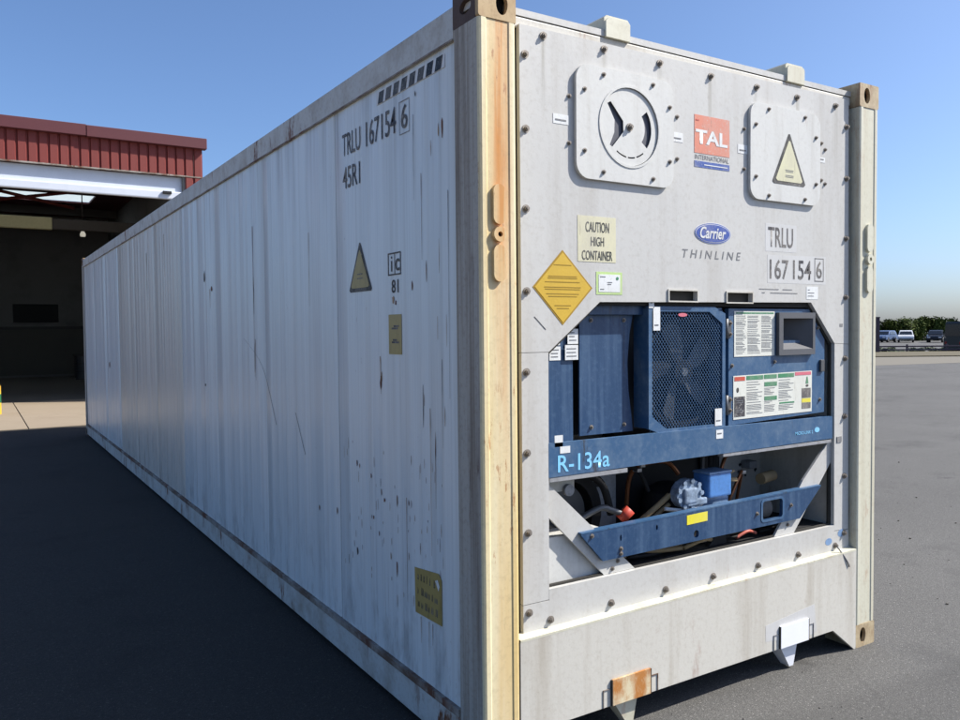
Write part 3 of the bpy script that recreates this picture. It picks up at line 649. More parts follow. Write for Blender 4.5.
# control box door
DY = .062
b = BM(); plate(b, [(1.378, 1.215), (2.088, 1.235), (2.088, 1.60), (1.965, 1.752), (1.378, 1.752)], [rc(1.735, 1.968, 1.555, 1.712)], DY, .085)
CD_ = obj('control_box_door', b, 'blue2', K, label='blue control box door with instruction sheets and a display window')
obj('door_edge', box(BM(), 1.38, 2.086, .0855, .155, 1.24, 1.60), 'blue', CD_)
for z in (1.66, 1.31):
    b = BM(); cyl(b, (1.362, DY, z-.045), (1.362, DY, z+.045), .010, 10); box(b, 1.366, 1.392, DY-.004, DY-.001, z-.04, z+.04); obj('hinge', b, 'grey', CD_)
    put(sb, 1.385, DY-.004, z+.025, CD_); put(sb, 1.385, DY-.004, z-.025, CD_)
SH = sheet('instruction_sheet', CD_, 'sheet', rc(1.413, 1.698, 1.530, 1.740), DY-.0022, label='white printed instruction sheet left of the display window')
sheet('printed_band', SH, 'green', rc(1.425, 1.690, 1.728, 1.735), DY-.003, th=.0005)
rn = random.Random(3)
b = BM()
for cx0, cx1 in ((1.425, 1.497), (1.505, 1.595), (1.603, 1.688)):
    z = 1.717
    while z > 1.542:
        plate(b, rc(cx0, cx1-rn.uniform(0, .03), z, z+.0022), (), DY-.003, DY-.0025); z -= rn.choice((.0055, .0055, .0085))
obj('printed_lines', b, 'greym', SH, kind='stuff')
for x, z in ((2.03, 1.66), (2.05, 1.30), (1.70, 1.50), (1.40, 1.49)):
    put(sb, x, DY-.0005, z, CD_)
b = BM(); box(b, 2.045, 2.075, DY-.012, DY-.0005, 1.44, 1.50, .003); obj('door_latch', b, 'grey', CD_)
# display window
DX0, DX1, DZ0, DZ1 = 1.710, 1.985, 1.530, 1.735
b = BM(); plate(b, rc(DX0, DX1, DZ0, DZ1), [rc(DX0+.030, DX1-.018, DZ0+.028, DZ1-.028)], DY-.020, DY-.0005); DW = obj('display_frame', b, 'screen', CD_)
b = BM(); a = rc(DX0+.030, DX1-.018, DZ0+.028, DZ1-.028); c = [(1.738, 1.628), (1.86, 1.628), (1.86, 1.706), (1.738, 1.706)]
va = [b.verts.new((x, DY-.0185, z)) for x, z in a]; vc = [b.verts.new((x, DY+.085, z)) for x, z in c]
for i in range(4): b.faces.new((va[i], va[(i+1) % 4], vc[(i+1) % 4], vc[i]))
b.faces.new(vc); obj('display_hood', b, 'screen', DW)
sheet('display_glass', DW, 'screenin', rc(1.742, 1.856, 1.634, 1.702), DY+.0835, th=.0008)
# wide sheet
IS = sheet('wide_instruction_sheet', CD_, 'sheet', [(1.408, 1.240), (1.985, 1.245), (1.985, 1.448), (1.408, 1.442)], DY-.0022, label='wide white sheet with red and green headings on the control box door')
yy = DY-.0032
for m, x0, x1, z0, z1 in (('redp', 1.415, 1.487, 1.418, 1.437), ('green', 1.498, 1.615, 1.420, 1.439), ('green', 1.622, 1.715, 1.421, 1.440), ('green', 1.725, 1.845, 1.422, 1.441), ('pink', 1.853, 1.922+.055, 1.428, 1.444),
    ('green', 1.625, 1.716, 1.385, 1.405), ('green', 1.625, 1.716, 1.318, 1.337), ('green', 1.735, 1.848, 1.296, 1.303), ('blackf', 1.414, 1.487, 1.252, 1.345), ('blackf', 1.905, 1.975, 1.315, 1.363), ('brightyellow', 1.905, 1.975, 1.292, 1.312), ('blackf', 1.905, 1.975, 1.262, 1.290)):
    sheet('printed_block', IS, m, rc(x0, x1, z0, z1), yy, th=.0005)
sheet('printed_mark', IS, 'black', ell(1.437, 1.376, .008, .012, 12), yy, th=.0005); sheet('printed_mark', IS, 'green', [(1.935, 1.385), (1.957, 1.385), (1.950, 1.42), (1.944, 1.42)], yy, th=.0005); sheet('printed_mark', IS, 'black', ell(1.947, 1.375, .011, .006, 12), yy, th=.0005)
b = BM(); rn = random.Random(5)
for cx0, cx1, zt, zb in ((1.500, 1.612, 1.408, 1.26), (1.625, 1.712, 1.375, 1.342), (1.625, 1.712, 1.312, 1.26), (1.730, 1.845, 1.41, 1.31), (1.730, 1.845, 1.288, 1.262)):
    z = zt
    while z > zb:
        plate(b, rc(cx0, cx1-rn.uniform(0, .05), z, z+.0022), (), yy, yy+.0005); z -= rn.choice((.007, .007, .012))
for z in (1.325, 1.315, 1.280, 1.272): plate(b, rc(1.425, 1.475, z, z+.003), (), yy-.0006, yy-.0002, mi=0)
obj('printed_lines', b, 'greym', IS, kind='stuff')

# blue cross beam with lettering
b = BM(); plate(b, [(.330, 1.088), (2.125, 1.100), (2.125, 1.212), (.330, 1.222)], (), .040, .058)
box(b, .331, 2.124, .0585, .11, 1.205, 1.211); box(b, .331, 2.124, .0585, .10, 1.09, 1.094)
BE = obj('blue_cross_beam', b, 'blue2', K, label='blue cross beam lettered R-134a')
text('R-134a', BE, 'lblue', .374, .640, 1.104, 1.172, .0388, bold=.010)
text('MICRO-LINK 2', BE, 'lblue', 1.83, 1.965, 1.138, 1.154, .0388, bold=.004, label='small light blue lettering at the right end of the cross beam')
sheet('printed_emblem', BE, 'lblue', ell(2.000, 1.153, .020, .013, 14), .0388)
obj('beam_lip', box(BM(), .335, .74, .042, .075, 1.068, 1.0875, .002), 'lightgrey', K); obj('beam_lip', box(BM(), 1.32, 2.12, .042, .075, 1.078, 1.0945, .002), 'lightgrey', K)
# lower blue bar
b = BM(); plate(b, [(.488, .842), (2.035, .866), (1.870, .725), (.604, .718)], [rrect(1.590, 1.735, .752, .842, .016, 4), ell(1.145, .752, .016, .018, 14), ell(.70, .80, .005, .014, 8), ell(.905, .815, .006, .012, 8)], .040, .055)
LB = obj('lower_blue_bar', b, 'blue', K, label='lower blue bar with slanted ends between the two white braces')
obj('bar_top_flange', plate(BM(), [(.490, .843), (2.033, .867), (2.033, .873), (.490, .849)], (), .039, .075), 'blue2', LB)
obj('hole_frame', plate(BM(), rrect(1.578, 1.747, .742, .852, .02, 4), [rrect(1.590, 1.735, .752, .842, .016, 4)], .0375, .0397), 'blue2', LB)
sheet('yellow_label', LB, 'brightyellow', [(1.085, .800), (1.215, .803), (1.215, .845), (1.085, .842)], .0385)
for x, z in ((.545, .83), (.70, .755), (.70, .735), (1.55, .79), (1.80, .80)): put(sb, x, .0395, z, LB)
# diagonal braces
b = BM(); plate(b, [(.3290, 1.072), (.3290, .942), (.625, .653), (.795, .653)], (), .060, .072); DB = obj('diagonal_brace', b, 'panel', K)
b = BM(); plate(b, [(2.143, 1.098), (2.143, .975), (1.850, .653), (1.700, .653), (1.92, .905)], (), .060, .072); DB2 = obj('diagonal_brace', b, 'panel', K)
for x, z in ((.70, .70), (.67, .672)): put(sb, x, .0595, z, DB)
for x, z in ((1.80, .70),): put(sb, x, .0595, z, DB2)
obj('recess_floor_pan', box(BM(), .345, 2.14, .10, .49, .6465, .655), 'darkm', K)
# left: receiver / scroll of the evaporator fan, housings
b = BM()
for r0, r1, y0, y1, m in ((.150, .200, .30, .38, 0), (.0, .128, .33, .40, 1)):
    o_ = ell(.62, .855, r1, None, 36); plate(b, o_, [ell(.62, .855, r0, None, 36)] if r0 else (), y0, y1, mi=m)
DR = obj('round_motor_housing', b, ['darkm', 'grey'], K)
b = BM(); tube(b, curve([(.50, .28, .66), (.46, .27, .80), (.50, .26, .97), (.66, .25, 1.04), (.78, .25, .98), (.84, .26, .84)], 6), .018, 8); obj('hose', b, 'tyre', K)
for dx in (0, .025): b = BM(); tube(b, curve([(.40+dx, .2, .70), (.37+dx, .2, .79), (.41+dx, .2, .86), (.5, .24, .9)], 5), .0055, 6); obj('pipe', b, 'rim', K)
obj('grey_housing', box(BM(), .75, .98, .38, .47, .66, 1.12, .006), 'lightgrey', K)
obj('housing_slot', box(BM(), .84, .90, .374, .379, .94, .965), 'darkm', K)
obj('mount_bracket', box(BM(), .400, .545, .15, .165, 1.00, 1.075, .003), 'sill', K)
b = BM(); cyl(b, (.505, .13, 1.005), (.505, .149, 1.005), .024, 14); obj('bracket_knob', b, 'lightgrey', K)
b = BM(); plate(b, [(.345, .655), (.715, .655), (.735, .74), (.70, .812), (.645, .838), (.345, .838)], (), .088, .20); obj('white_junction_cover', b, 'plate', K, label='white box cover in the lower left corner of the recess')
b = BM(); cyl(b, (.80, .155, .84), (.84, .135, .885), .026, 14); obj('red_valve_cap', b, 'redv', K)
b = BM(); tube(b, curve([(.60, .19, .86), (.70, .17, .90), (.76, .16, .885), (.82, .15, .86)], 5), .014, 8); obj('pipe', b, 'grey', K)
# compressor
b = BM(); cyl(b, (1.22, .28, .656), (1.22, .28, .84), .125, 28); tube(b, [(1.22, .28, .84), (1.22, .28, .90), (1.22, .28, .935)], [.125, .11, .06], 28); CP = obj('compressor', b, 'darkm', K, smooth=True)
b = BM(); tube(b, curve([(1.06, .15, .855), (1.14, .115, .845), (1.22, .11, .85), (1.30, .14, .86)], 5), .009, 6); obj('head_gasket', b, 'white', CP)
b = BM(); plate(b, ell(1.175, .915, .080, .068, 14), (), .108, .150); box(b, 1.13, 1.21, .090, .107, .875, .945, .008); box(b, 1.15, 1.275, .094, .125, .862, .892, .006)
for k in range(9):
    a = k*math.pi*2/9; cyl(b, (1.175+.072*math.cos(a), .098, .915+.060*math.sin(a)), (1.175+.072*math.cos(a), .108, .915+.060*math.sin(a)), .012, 6)
obj('cylinder_head', b, 'headp', CP)
obj('terminal_box', box(BM(), 1.285, 1.432, .090, .19, .885, .992, .008), 'boxblue', CP)
obj('terminal_box_lid', box(BM(), 1.283, 1.434, .088, .192, .9925, 1.002, .002), 'bluelight', CP)
b = BM(); cyl(b, (1.434, .12, .95), (1.50, .12, .945), .010, 10); cyl(b, (1.434, .135, .97), (1.485, .12, .99), .007, 8); obj('cable_gland', b, 'copper', CP)
b = BM(); box(b, 1.30, 1.50, .16, .25, .70, .875, .02); obj('motor_block', b, 'bluelight', CP)
b = BM(); tube(b, curve([(.93, .2, .79), (1.0, .18, .84), (1.09, .16, .905), (1.10, .16, .915)], 4), .013, 8); obj('insulated_pipe', b, 'copper', K)
b = BM(); tube(b, curve([(.95, .2, .77), (1.03, .18, .82), (1.10, .16, .87)], 4), .010, 8); obj('insulated_pipe', b, 'copper', K)
for k, pts in enumerate(([(.82, .16, .69), (.95, .14, .70), (1.12, .14, .685), (1.25, .2, .68)], [(.84, .15, .67), (1.0, .13, .672), (1.18, .15, .70)], [(.86, .14, .705), (.98, .12, .685), (1.15, .12, .672)], [(1.45, .2, .70), (1.55, .17, .73), (1.66, .18, .69), (1.8, .15, .68)])):
    b = BM(); tube(b, curve(pts, 5), .011, 7); obj('cable', b, ['copper', 'darkm', 'copper', 'darkm'][k], K)
b = BM(); tube(b, curve([(1.50, .12, .665), (1.57, .11, .69), (1.64, .12, .67)], 5), .008, 7); obj('cable', b, 'redp', K)
rn = random.Random(21)
for k in range(9):
    x0 = rn.uniform(.66, 1.9); z0 = rn.uniform(.672, .70); y0 = rn.uniform(.10, .22)
    b = BM(); tube(b, curve([(x0, y0, z0), (x0+rn.uniform(.06, .12), y0-.02, z0+rn.uniform(-.004, .03)), (x0+rn.uniform(.16, .22), y0+.01, z0+rn.uniform(0, .02)), (x0+rn.uniform(.26, .34), y0+.04, z0-.005)], 5), rn.choice((.006, .008, .010)), 6); obj('cable', b, rn.choice(('tyre', 'copper', 'grey', 'tyre')), K)
for k, pts in enumerate(([(1.02, .36, .66), (1.02, .34, .95), (1.06, .30, 1.03), (1.18, .26, 1.04), (1.24, .24, .98)], [(1.48, .22, .88), (1.52, .22, 1.00), (1.60, .25, 1.04), (1.80, .33, 1.02), (1.95, .4, 1.0)], [(1.50, .18, .80), (1.58, .18, .92), (1.66, .22, .95), (1.72, .3, .80), (1.74, .34, .67)], [(.70, .28, 1.05), (.86, .26, 1.06), (1.0, .26, 1.02), (1.05, .24, .92)], [(1.56, .40, .66), (1.56, .38, 1.05)], [(1.62, .42, .66), (1.63, .42, 1.08)])):
    b = BM(); tube(b, curve(pts, 6), (.011, .009, .008, .010, .012, .007)[k], 8); P_ = obj('refrigerant_pipe', b, ('pipecu', 'pipecu', 'pipecu', 'tyre', 'grey', 'pipecu')[k], K, smooth=True)
    c0 = pts[len(pts)//2]; obj('pipe_clamp', box(BM(), c0[0]-.014, c0[0]+.014, c0[1]-.016, c0[1]+.016, c0[2]-.008, c0[2]+.008, .002), 'rim', P_)
b = BM(); cyl(b, (1.68, .30, .72), (1.92, .30, .735), .062, 20); tube(b, [(1.68, .30, .72), (1.64, .30, .718)], [.062, .02], 20); tube(b, [(1.92, .30, .735), (1.96, .30, .737)], [.062, .02], 20); obj('receiver_tank', b, 'lightgrey', K, smooth=True)
obj('filter_drier', cyl(BM(), (1.80, .22, .90), (1.92, .24, .905), .028, 16), 'copper', K, smooth=True)
for k, (x, z) in enumerate(((1.03, .80), (1.10, .76), (1.33, .79), (1.43, .79))):
    b = BM(); cyl(b, (x, .13, z), (x, .16, z), .016, 6); cyl(b, (x, .11, z), (x, .13, z), .009, 8); obj('service_valve', b, 'brass', K)
for k in range(7): obj('condenser_fin', box(BM(), 1.66+k*.011, 1.662+k*.011, .42, .48, .93, 1.15), 'grey', K)
for x, z, sz in ((1.74, .98, .05), (1.88, 1.06, .035), (2.02, .92, .03)): obj('wall_box', box(BM(), x-sz, x+sz, .44, .4985, z-sz*.7, z+sz*.7, .006), 'lightgrey', K)
obj('black_wedge', plate(BM(), [(1.30, .656), (1.42, .656), (1.42, .715), (1.37, .715)], (), .11, .13), 'darkm', K)
obj('dark_bulkhead', box(BM(), .985, 1.62, .40, .48, .66, 1.20), 'darkm', K)
b = BM()
rn = random.Random(9)
for k in range(26):
    cx_, cz_ = rn.uniform(1.66, 2.12), rn.uniform(.70, 1.18); r = rn.uniform(.005, .018)
    plate(b, [(cx_+r*rn.uniform(.5, 1.2)*math.cos(a*1.047), cz_+r*rn.uniform(.5, 1.2)*math.sin(a*1.047)) for a in range(6)], (), .4985, .4995)
obj('flaked_paint', b, 'darkm', K, kind='stuff')
obj('rating_plate', box(BM(), 2.162, 2.200, YP-.003, YP-.0004, 1.075, 1.105), 'greym', K)
sheet('blue_overspray', K, 'bluelight', ell(2.205, .605, .030, .020, 12), YP-.0007, th=.0004)
sheet('blue_overspray', K, 'bluelight', ell(2.10, .575, .028, .018, 12), YP-.0008, th=.0004)
b = BM(); tube(b, curve([(2.13, YP-.03, .55), (2.17, .0, .50), (2.20, -.004, .46), (2.21, -.004, .44)], 5), .0035, 6); obj('wire_seal', b, 'greym', K)

# sill brackets
def bracket(cx, patch, name, label, hw=.105, zt=.243):
    zb = .135; par = obj(name, box(BM(), cx-hw, cx+hw, -.010, -.0008, zb, zt, .002), patch, K, label=label)
    for s in (-1, 1):
        b = BM(); x = cx+s*(hw+.045); x_in = cx+s*(hw+.001)
        box(b, min(x, x+.0035), max(x, x+.0035), -.004, -.0008, zb, zt-.035); box(b, min(x_in, x), max(x_in, x), -.0039, -.0008, zt-.0388, zt-.0352); obj('outline_bar', b, 'brownrail' if patch == 'rustpatch' else 'greym', par)
        b = BM(); xg = cx+s*(hw+.001); box(b, min(xg, xg+s*.003), max(xg, xg+s*.003), -.0102, -.0008, zb, zt-.002); obj('edge_shadow_gap', b, 'gask', par)
    b = BM(); vs = [(cx-.07, .02, .125), (cx+.055, .02, .125), (cx+.055, .10, .125), (cx-.07, .10, .125), (cx+.01, .03, .012), (cx+.04, .03, .012), (cx+.04, .08, .012), (cx+.01, .08, .012)]
    v = [b.verts.new(q) for q in vs]
    for f in ((0, 1, 2, 3), (4, 5, 6, 7), (0, 1, 5, 4), (1, 2, 6, 5), (2, 3, 7, 6), (3, 0, 4, 7)): b.faces.new([v[i] for i in f])
    obj('bracket_tongue', b, 'postr' if patch == 'rustpatch' else 'freshwhite', par)
    return par
B1 = bracket(.715, 'rustpatch', 'locating_bracket', 'rusty flaking bracket at the bottom edge of the sill')
B2 = bracket(1.770, 'freshwhite', 'locating_bracket', 'freshly painted white bracket at the bottom edge of the sill')
sheet('touch_up_paint', K, 'freshpanel', [(1.565, .190), (1.565, .265), (1.93, .300), (1.95, .160), (1.90, .150)], -.0006, th=.0004)
rn = random.Random(8); b = BM()
for k in range(700):
    x, y = rn.uniform(.9, 9), rn.uniform(-1.2, 6); r = rn.uniform(.0015, .005)*(1 if rn.random() < .93 else 2.2)
    c_ = bmesh.new(); bmesh.ops.create_icosphere(c_, subdivisions=1, radius=r)
    for v in c_.verts: v.co = Vector((v.co.x*rn.uniform(.7, 1.3)+x, v.co.y*rn.uniform(.7, 1.3)+y, v.co.z*.6+r*.4+.001))
    merge(b, c_)
obj('grit', b, 'gritm', None, kind='stuff', label='loose stone grit scattered on the sunlit asphalt', category='grit')
# roof lifting hoods
for cx_ in (.70, 1.83):
    b = BM(); pts = [(cx_-.070, 2.8325), (cx_+.070, 2.8325), (cx_+.070, 2.905), (cx_+.055, 2.922), (cx_-.058, 2.922), (cx_-.070, 2.912)]
    plate(b, pts, (), .040, .46); bmesh.ops.bevel(b, geom=[e for e in b.edges if abs(e.verts[0].co.y-.040) < 1e-4 and abs(e.verts[1].co.y-.040) < 1e-4 and e.verts[0].co.z > 2.84], offset=.012, segments=2, affect='EDGES')
    HO = obj('roof_lug', b, 'postr', K)

# markings on the side wall
XS = .0070; sd_ = dict(axis='side')
ST = dict(axis='side')
text('TRLU', K, 'blackf', 1.262, 1.050, 2.512, 2.618, XS, axis='side', bold=.004, label='black lettering reading TRLU on the side wall')
text('167154', K, 'blackf', .985, .680, 2.508, 2.622, XS, axis='side', bold=.004)
text('6', K, 'blackf', .628, .570, 2.510, 2.612, XS, axis='side', bold=.004, label='check digit 6 on the side wall')
b = BM(); plate(b, rc(.552, .645, 2.490, 2.628), [rc(.5545, .6425, 2.4925, 2.6255)], XS, XS+.001, 'side'); obj('marking_box', b, 'greym', K)
text('45R1', K, 'blackf', 1.262, 1.058, 2.355, 2.460, XS, axis='side', bold=.004)
HS = sheet('hazard_strip', K, 'white', [(.865, 2.668), (.865, 2.722), (.253, 2.718), (.253, 2.668)], XS, 'side', label='black and white slanted hazard strip under the top rail')
for k in range(8):
    y = .850-k*.074; sheet('black_bar', HS, 'black', [(y, 2.669), (y-.05, 2.669), (y-.066, 2.7185), (y-.016, 2.7185)], XS-.001, 'side', th=.0006)
T2 = sheet('warning_triangle', K, 'black', tri(1.072, 1.850, 2.080, .128), XS, 'side', label='black bordered gold warning triangle on the side wall')
sheet('triangle_face', T2, 'yfade', tri(1.072, 1.868, 2.045, .103), XS-.0012, 'side')
for z in (1.91, 1.93): sheet('printed_line', T2, 'blackf', rc(1.04, 1.10, z, z+.005), XS-.002, 'side', th=.0004)
b = BM(); plate(b, rc(.648, .772, 1.905, 2.003), [rc(.654, .704, 1.911, 1.997), rc(.708, .766, 1.911, 1.997)], XS, XS+.001, 'side'); obj('approval_mark', b, 'black', K, label='boxed letters i c on the side wall')
text('i', K, 'black', .742, .730, 1.922, 1.988, XS, axis='side'); text('c', K, 'black', .700, .660, 1.922, 1.975, XS, axis='side', bold=.01); text('81', K, 'black', .738, .672, 1.828, 1.886, XS, axis='side', bold=.01)
Q1 = sheet('faded_gold_sticker', K, 'yfade', rc(.647, .771, 1.562, 1.735), XS, 'side', label='small faded gold sticker below the boxed letters')
for z, a, c in ((1.68, .67, .72), (1.67, .68, .74), (1.62, .69, .73), (1.61, .67, .74)): sheet('printed_line', Q1, 'blackf', rc(a, c, z, z+.008), XS-.001, 'side', th=.0005)
Q2 = sheet('scratched_gold_sticker', K, 'yfade', [(.548, .478), (.322, .484), (.322, .668), (.345, .690), (.552, .668)], XS, 'side', label='larger scratched gold sticker low on the side wall')
rn = random.Random(4)
for z in (.622, .562, .508):
    y = .525
    while y > .37:
        wd = rn.uniform(.014, .026); hh = rn.uniform(.022, .036)
        for q in range(rn.choice((1, 2, 3))):
            yo = y-q*wd*.42; sheet('worn_print', Q2, 'blackf', [(yo, z), (yo-wd*.22, z+.002), (yo-wd*.25, z+hh*rn.uniform(.5, 1)), (yo-.002, z+hh)], XS-.001, 'side', th=.0005)
        y -= wd+.010
sheet('peeled_corner', Q2, 'white', [(.372, .655), (.345, .62), (.336, .64), (.352, .664)], XS-.0017, 'side', th=.0005)
# local scars: rust chips and scrapes seen in the paint
def chip(cy, cz, w_, h_, mat, rn, nn=9):
    w_ *= .7; h_ *= .7; pts = [(cy+w_*rn.uniform(.5, 1.1)*math.cos(a*2*math.pi/nn), cz+h_*rn.uniform(.5, 1.1)*math.sin(a*2*math.pi/nn)) for a in range(nn)]
    sheet('paint_chip', K, mat, pts, XS, 'side', th=.0005)
rn = random.Random(12)
MT['scar'] = plain('bare_rusty_steel', '#6e4630', .8, var=.5)
MT['mauve'] = plain('faded_mauve_stain', '#96868a', .6, var=.3)
MT['tanscar'] = plain('tan_primer_scar', '#a38a72', .7, var=.3)
for cy_1, cz_1, w_, h_, m in ((9.36, 1.25, .07, .07, 'scar'), (4.07, 2.10, .035, .08, 'blackf'), (3.85, 2.0, .03, .035, 'scar'), (2.77, 1.9, .008, .20, 'scar'), (2.77, 1.5, .006, .2, 'scar'), (.725, 1.80, .018, .03, 'tanscar'), (.70, 1.785, .010, .02, 'scar'), (.545, 1.85, .008, .03, 'scar'), (.86, 1.43, .015, .05, 'scar'), (.85, 1.46, .008, .04, 'tanscar'), (.28, 2.45, .010, .07, 'scar'), (.31, 2.44, .006, .045, 'tanscar'), (.50, 2.63, .006, .02, 'black'), (1.14, 1.03, .008, .03, 'scar'), (1.11, 1.02, .006, .02, 'scar'), (.98, .99, .007, .02, 'scar'), (.87, .93, .006, .03, 'scar'), (.84, .90, .012, .015, 'scar'), (.71, .92, .007, .04, 'scar'), (.72, .62, .008, .06, 'scar'), (.78, .66, .007, .03, 'tanscar'), (1.15, .60, .012, .03, 'black'), (1.4, .75, .01, .03, 'scar'), (1.65, .72, .01, .03, 'scar'), (.36, 1.2, .004, .10, 'scar'), (.42, 1.9, .004, .07, 'scar'), (.46, 1.35, .004, .15, 'blackf'), (4.1, 1.25, .03, .02, 'black'), (.60, .93, .005, .02, 'scar'), (.96, .80, .008, .018, 'scar'), (.90, .74, .006, .02, 'scar')):
    chip(cy_1, cz_1, w_, h_, m, rn)
for k in range(60):
    y = rn.uniform(.3, 1.3); chip(y, rn.uniform(.45, 1.15), rn.uniform(.001, .003), rn.uniform(.01, .05), rn.choice(('scar', 'tanscar', 'tanscar', 'scar')), rn, 6)
for yy_, za, zb, wd_, m_ in ((2.77, 2.35, 1.45, .010, 'mauve'), (2.75, 1.62, 1.35, .006, 'scar'), (.455, 2.3, 1.95, .004, 'scar'), (.40, 1.35, .75, .004, 'tanscar'), (.36, 1.2, .95, .003, 'scar'), (.52, 2.55, 2.2, .003, 'greym'), (.30, 1.55, 1.2, .003, 'greym'), (.50, .47, .36, .004, 'tanscar'), (.43, .47, .33, .003, 'tanscar'), (.40, .47, .38, .003, 'scar'), (3.9, 2.0, 1.85, .01, 'tanscar'), (6.5, 2.5, 1.9, .02, 'tanscar'), (5.6, 2.6, 2.2, .012, 'tanscar'), (1.75, 2.2, 1.8, .005, 'tanscar'), (.86, 1.55, 1.38, .008, 'tanscar'), (.24, 2.2, 1.4, .003, 'greym'), (.62, .95, .5, .003, 'scar')):
    pts = []; n_ = 9
    L_ = [(yy_+wd_*rn.uniform(-.5, .1)*(1-k/n_), za+(zb-za)*k/n_) for k in range(n_+1)]; R_ = [(yy_+wd_*(1-.8*k/n_)*rn.uniform(.5, 1), za+(zb-za)*k/n_) for k in range(n_+1)]
    b = BM()
    for k in range(n_): plate(b, [L_[k], L_[k+1], R_[k+1], R_[k]], (), XS, XS+.0004, 'side')
    obj('rust_run', b, m_, K, kind='stuff')
for k in range(10):
    chip(rn.uniform(.22, .5), rn.uniform(.4, 2.6), rn.uniform(.0015, .003), rn.uniform(.03, .14), rn.choice(('scar', 'tanscar', 'tanscar')), rn, 6)
for p0, p1, p2 in (((3.0, 1.62), (2.6, 1.44), (2.35, 1.10)), ((2.0, 1.2), (1.9, 1.05), (1.85, .98))):
    pts = curve([(p0[0], p0[1], 0), (p1[0], p1[1], 0), (p2[0], p2[1], 0)], 5)
    b = BM()
    for q, r_ in zip(pts[:-1], pts[1:]): plate(b, [(q.x, q.y), (r_.x, r_.y), (r_.x+.006, r_.y+.002), (q.x+.006, q.y+.002)], (), XS, XS+.0006, 'side')
    obj('long_scrape', b, 'greym', K, kind='stuff')

# ------------------------------------------------------------------ workshop building
BX0, BX1, BY, BYB = -2.9, 3.37, 18.10, 33.5
Bd = empty('workshop', ((BX0+BX1)/2, BY, 0), 'red clad workshop with a wide open doorway behind the container', 'building')
Bd_loc = Vector(Bd.location)
def bp(name, bm, mat, par=None, **k):
    for v in bm.verts: v.co -= Bd_loc
    return obj(name, bm, mat, par or Bd, **k)
cw = .205; nx = int((BX1-BX0)/cw); cw = (BX1-BX0)/nx
for i in range(nx):
    x0 = BX0+i*cw; b = BM()
    pr = [(x0+.004, .0), (x0+.022, -.030), (x0+cw-.04, -.030), (x0+cw-.022, 0), (x0+cw-.001, .0)]
    z0, z1 = 5.505, 6.20
    if x0 > BX1-.48 or x0 < BX0+.46: z0 = .02
    for seg_ in range(len(pr)-1):
        pass
    a = [b.verts.new((x, BY+y, z0)) for x, y in pr]+[b.verts.new((pr[-1][0], BY+.012, z0)), b.verts.new((pr[0][0], BY+.012, z0))]
    c = [b.verts.new((v.co.x, v.co.y, z1)) for v in a]
    for k in range(7): b.faces.new((a[k], a[(k+1) % 7], c[(k+1) % 7], c[k]))
    b.faces.new(a); b.faces.new(c); bp('cladding_panel', b, 'redclad')
FAs = ((BX0-.12, .78, 6.182, 6.44), (.60, BX1+.08, 6.170, 6.425))
for k, (x0, x1, z0, z1) in enumerate(FAs):
    b = BM(); box(b, x0 if k == 0 else .782, x1 if k else .78, BY-.16-.012*k, BY+.05, z0, z1, .01); bp('fascia', b, 'maroon')
b = BM(); box(b, BX0, BX1, BY-.040, BY+.03, 5.47, 5.503, .004); bp('cladding_trim', b, 'brownrail')
# white header: door hood box set back behind the cladding
b = BM(); hx0, hx1 = BX0+.46, BX1-.475
box(b, hx0, hx1, BY+.10, BY+.40, 4.97, 5.468, .01); bp('door_header', b, 'headerw')
b = BM(); box(b, hx0, hx1-.02, BY-.02, BY+.098, 4.905, 5.10, .03); bp('header_lip', b, 'headerw')
b = BM(); box(b, 2.42, 2.62, BY-.08, BY-.022, 5.02, 5.09, .01); bp('door_bracket', b, 'darkm')
for x0, x1 in ((BX0, BX0+.46), (BX1-.475, BX1)):
    b = BM(); box(b, x0, x1, BY+.013, BY+.4, .0, 5.469); bp('door_pier', b, 'darkwall')
for x0 in (BX0, BX1-.15):
    b = BM(); box(b, x0, x0+.15, BY+.401, BYB, 0, 6.3); bp('side_wall', b, 'darkwall')
b = BM(); box(b, BX0+.151, BX1-.151, BYB-.2, BYB, 0, 6.3); BW = bp('back_wall', b, 'darkwall')
b = BM(); box(b, BX0+.151, BX1-.151, BYB-.26, BYB-.201, 1.86, 1.98); bp('wall_rail', b, 'beamd')
b = BM(); box(b, BX0+.16, BX1-.9, BYB-.23, BYB-.2015, .1, 1.85); bp('lower_wall_lining', b, 'floor')
# roof with translucent sheets; the front one is unseen, added to light the beam
rb = (20.3, 27.4, 29.4)
b = BM()
plate(b, rc(BX0-.1, BX1+.06, BY+.05, BYB+.1), [rc(-2.2, 2.1, 27.5, 29.4), rc(-2.2, 1.6, 20.8, 22.2)], 6.301, 6.36, 'top'); bp('roof', b, 'maroon')
for y0, y1, x1 in ((27.5, 29.4, 2.1), (20.8, 22.2, 1.6)):
    b = BM(); box(b, -2.2, x1, y0, y1, 6.365, 6.372); bp('skylight', b, 'skylight')
b = BM(); box(b, BX0+.16, .35, 22.0, 22.18, 4.48, 4.80, .02); bp('crane_beam', b, 'beam')
b = BM(); box(b, .352, BX1-.16, 22.03, 22.15, 4.50, 4.78, .02); bp('cross_beam', b, 'beamd')
for y in (20.4, 24.2, 30.6):
    b = BM(); box(b, BX0+.16, BX1-.16, y, y+.12, 6.02, 6.29); bp('rafter', b, 'beamd')
b = BM(); tube(b, [(-1.4, 25, 5.5), (1.2, 25, 6.0)], .05, 6); tube(b, [(-1.4, 25, 6.0), (1.2, 25, 5.5)], .05, 6); bp('roof_brace', b, 'redclad')
b = BM(); cyl(b, (1.3, 24, 4.70), (1.3, 24, 6.0), .015, 6); LS = bp('lamp_rod', b, 'beamd')
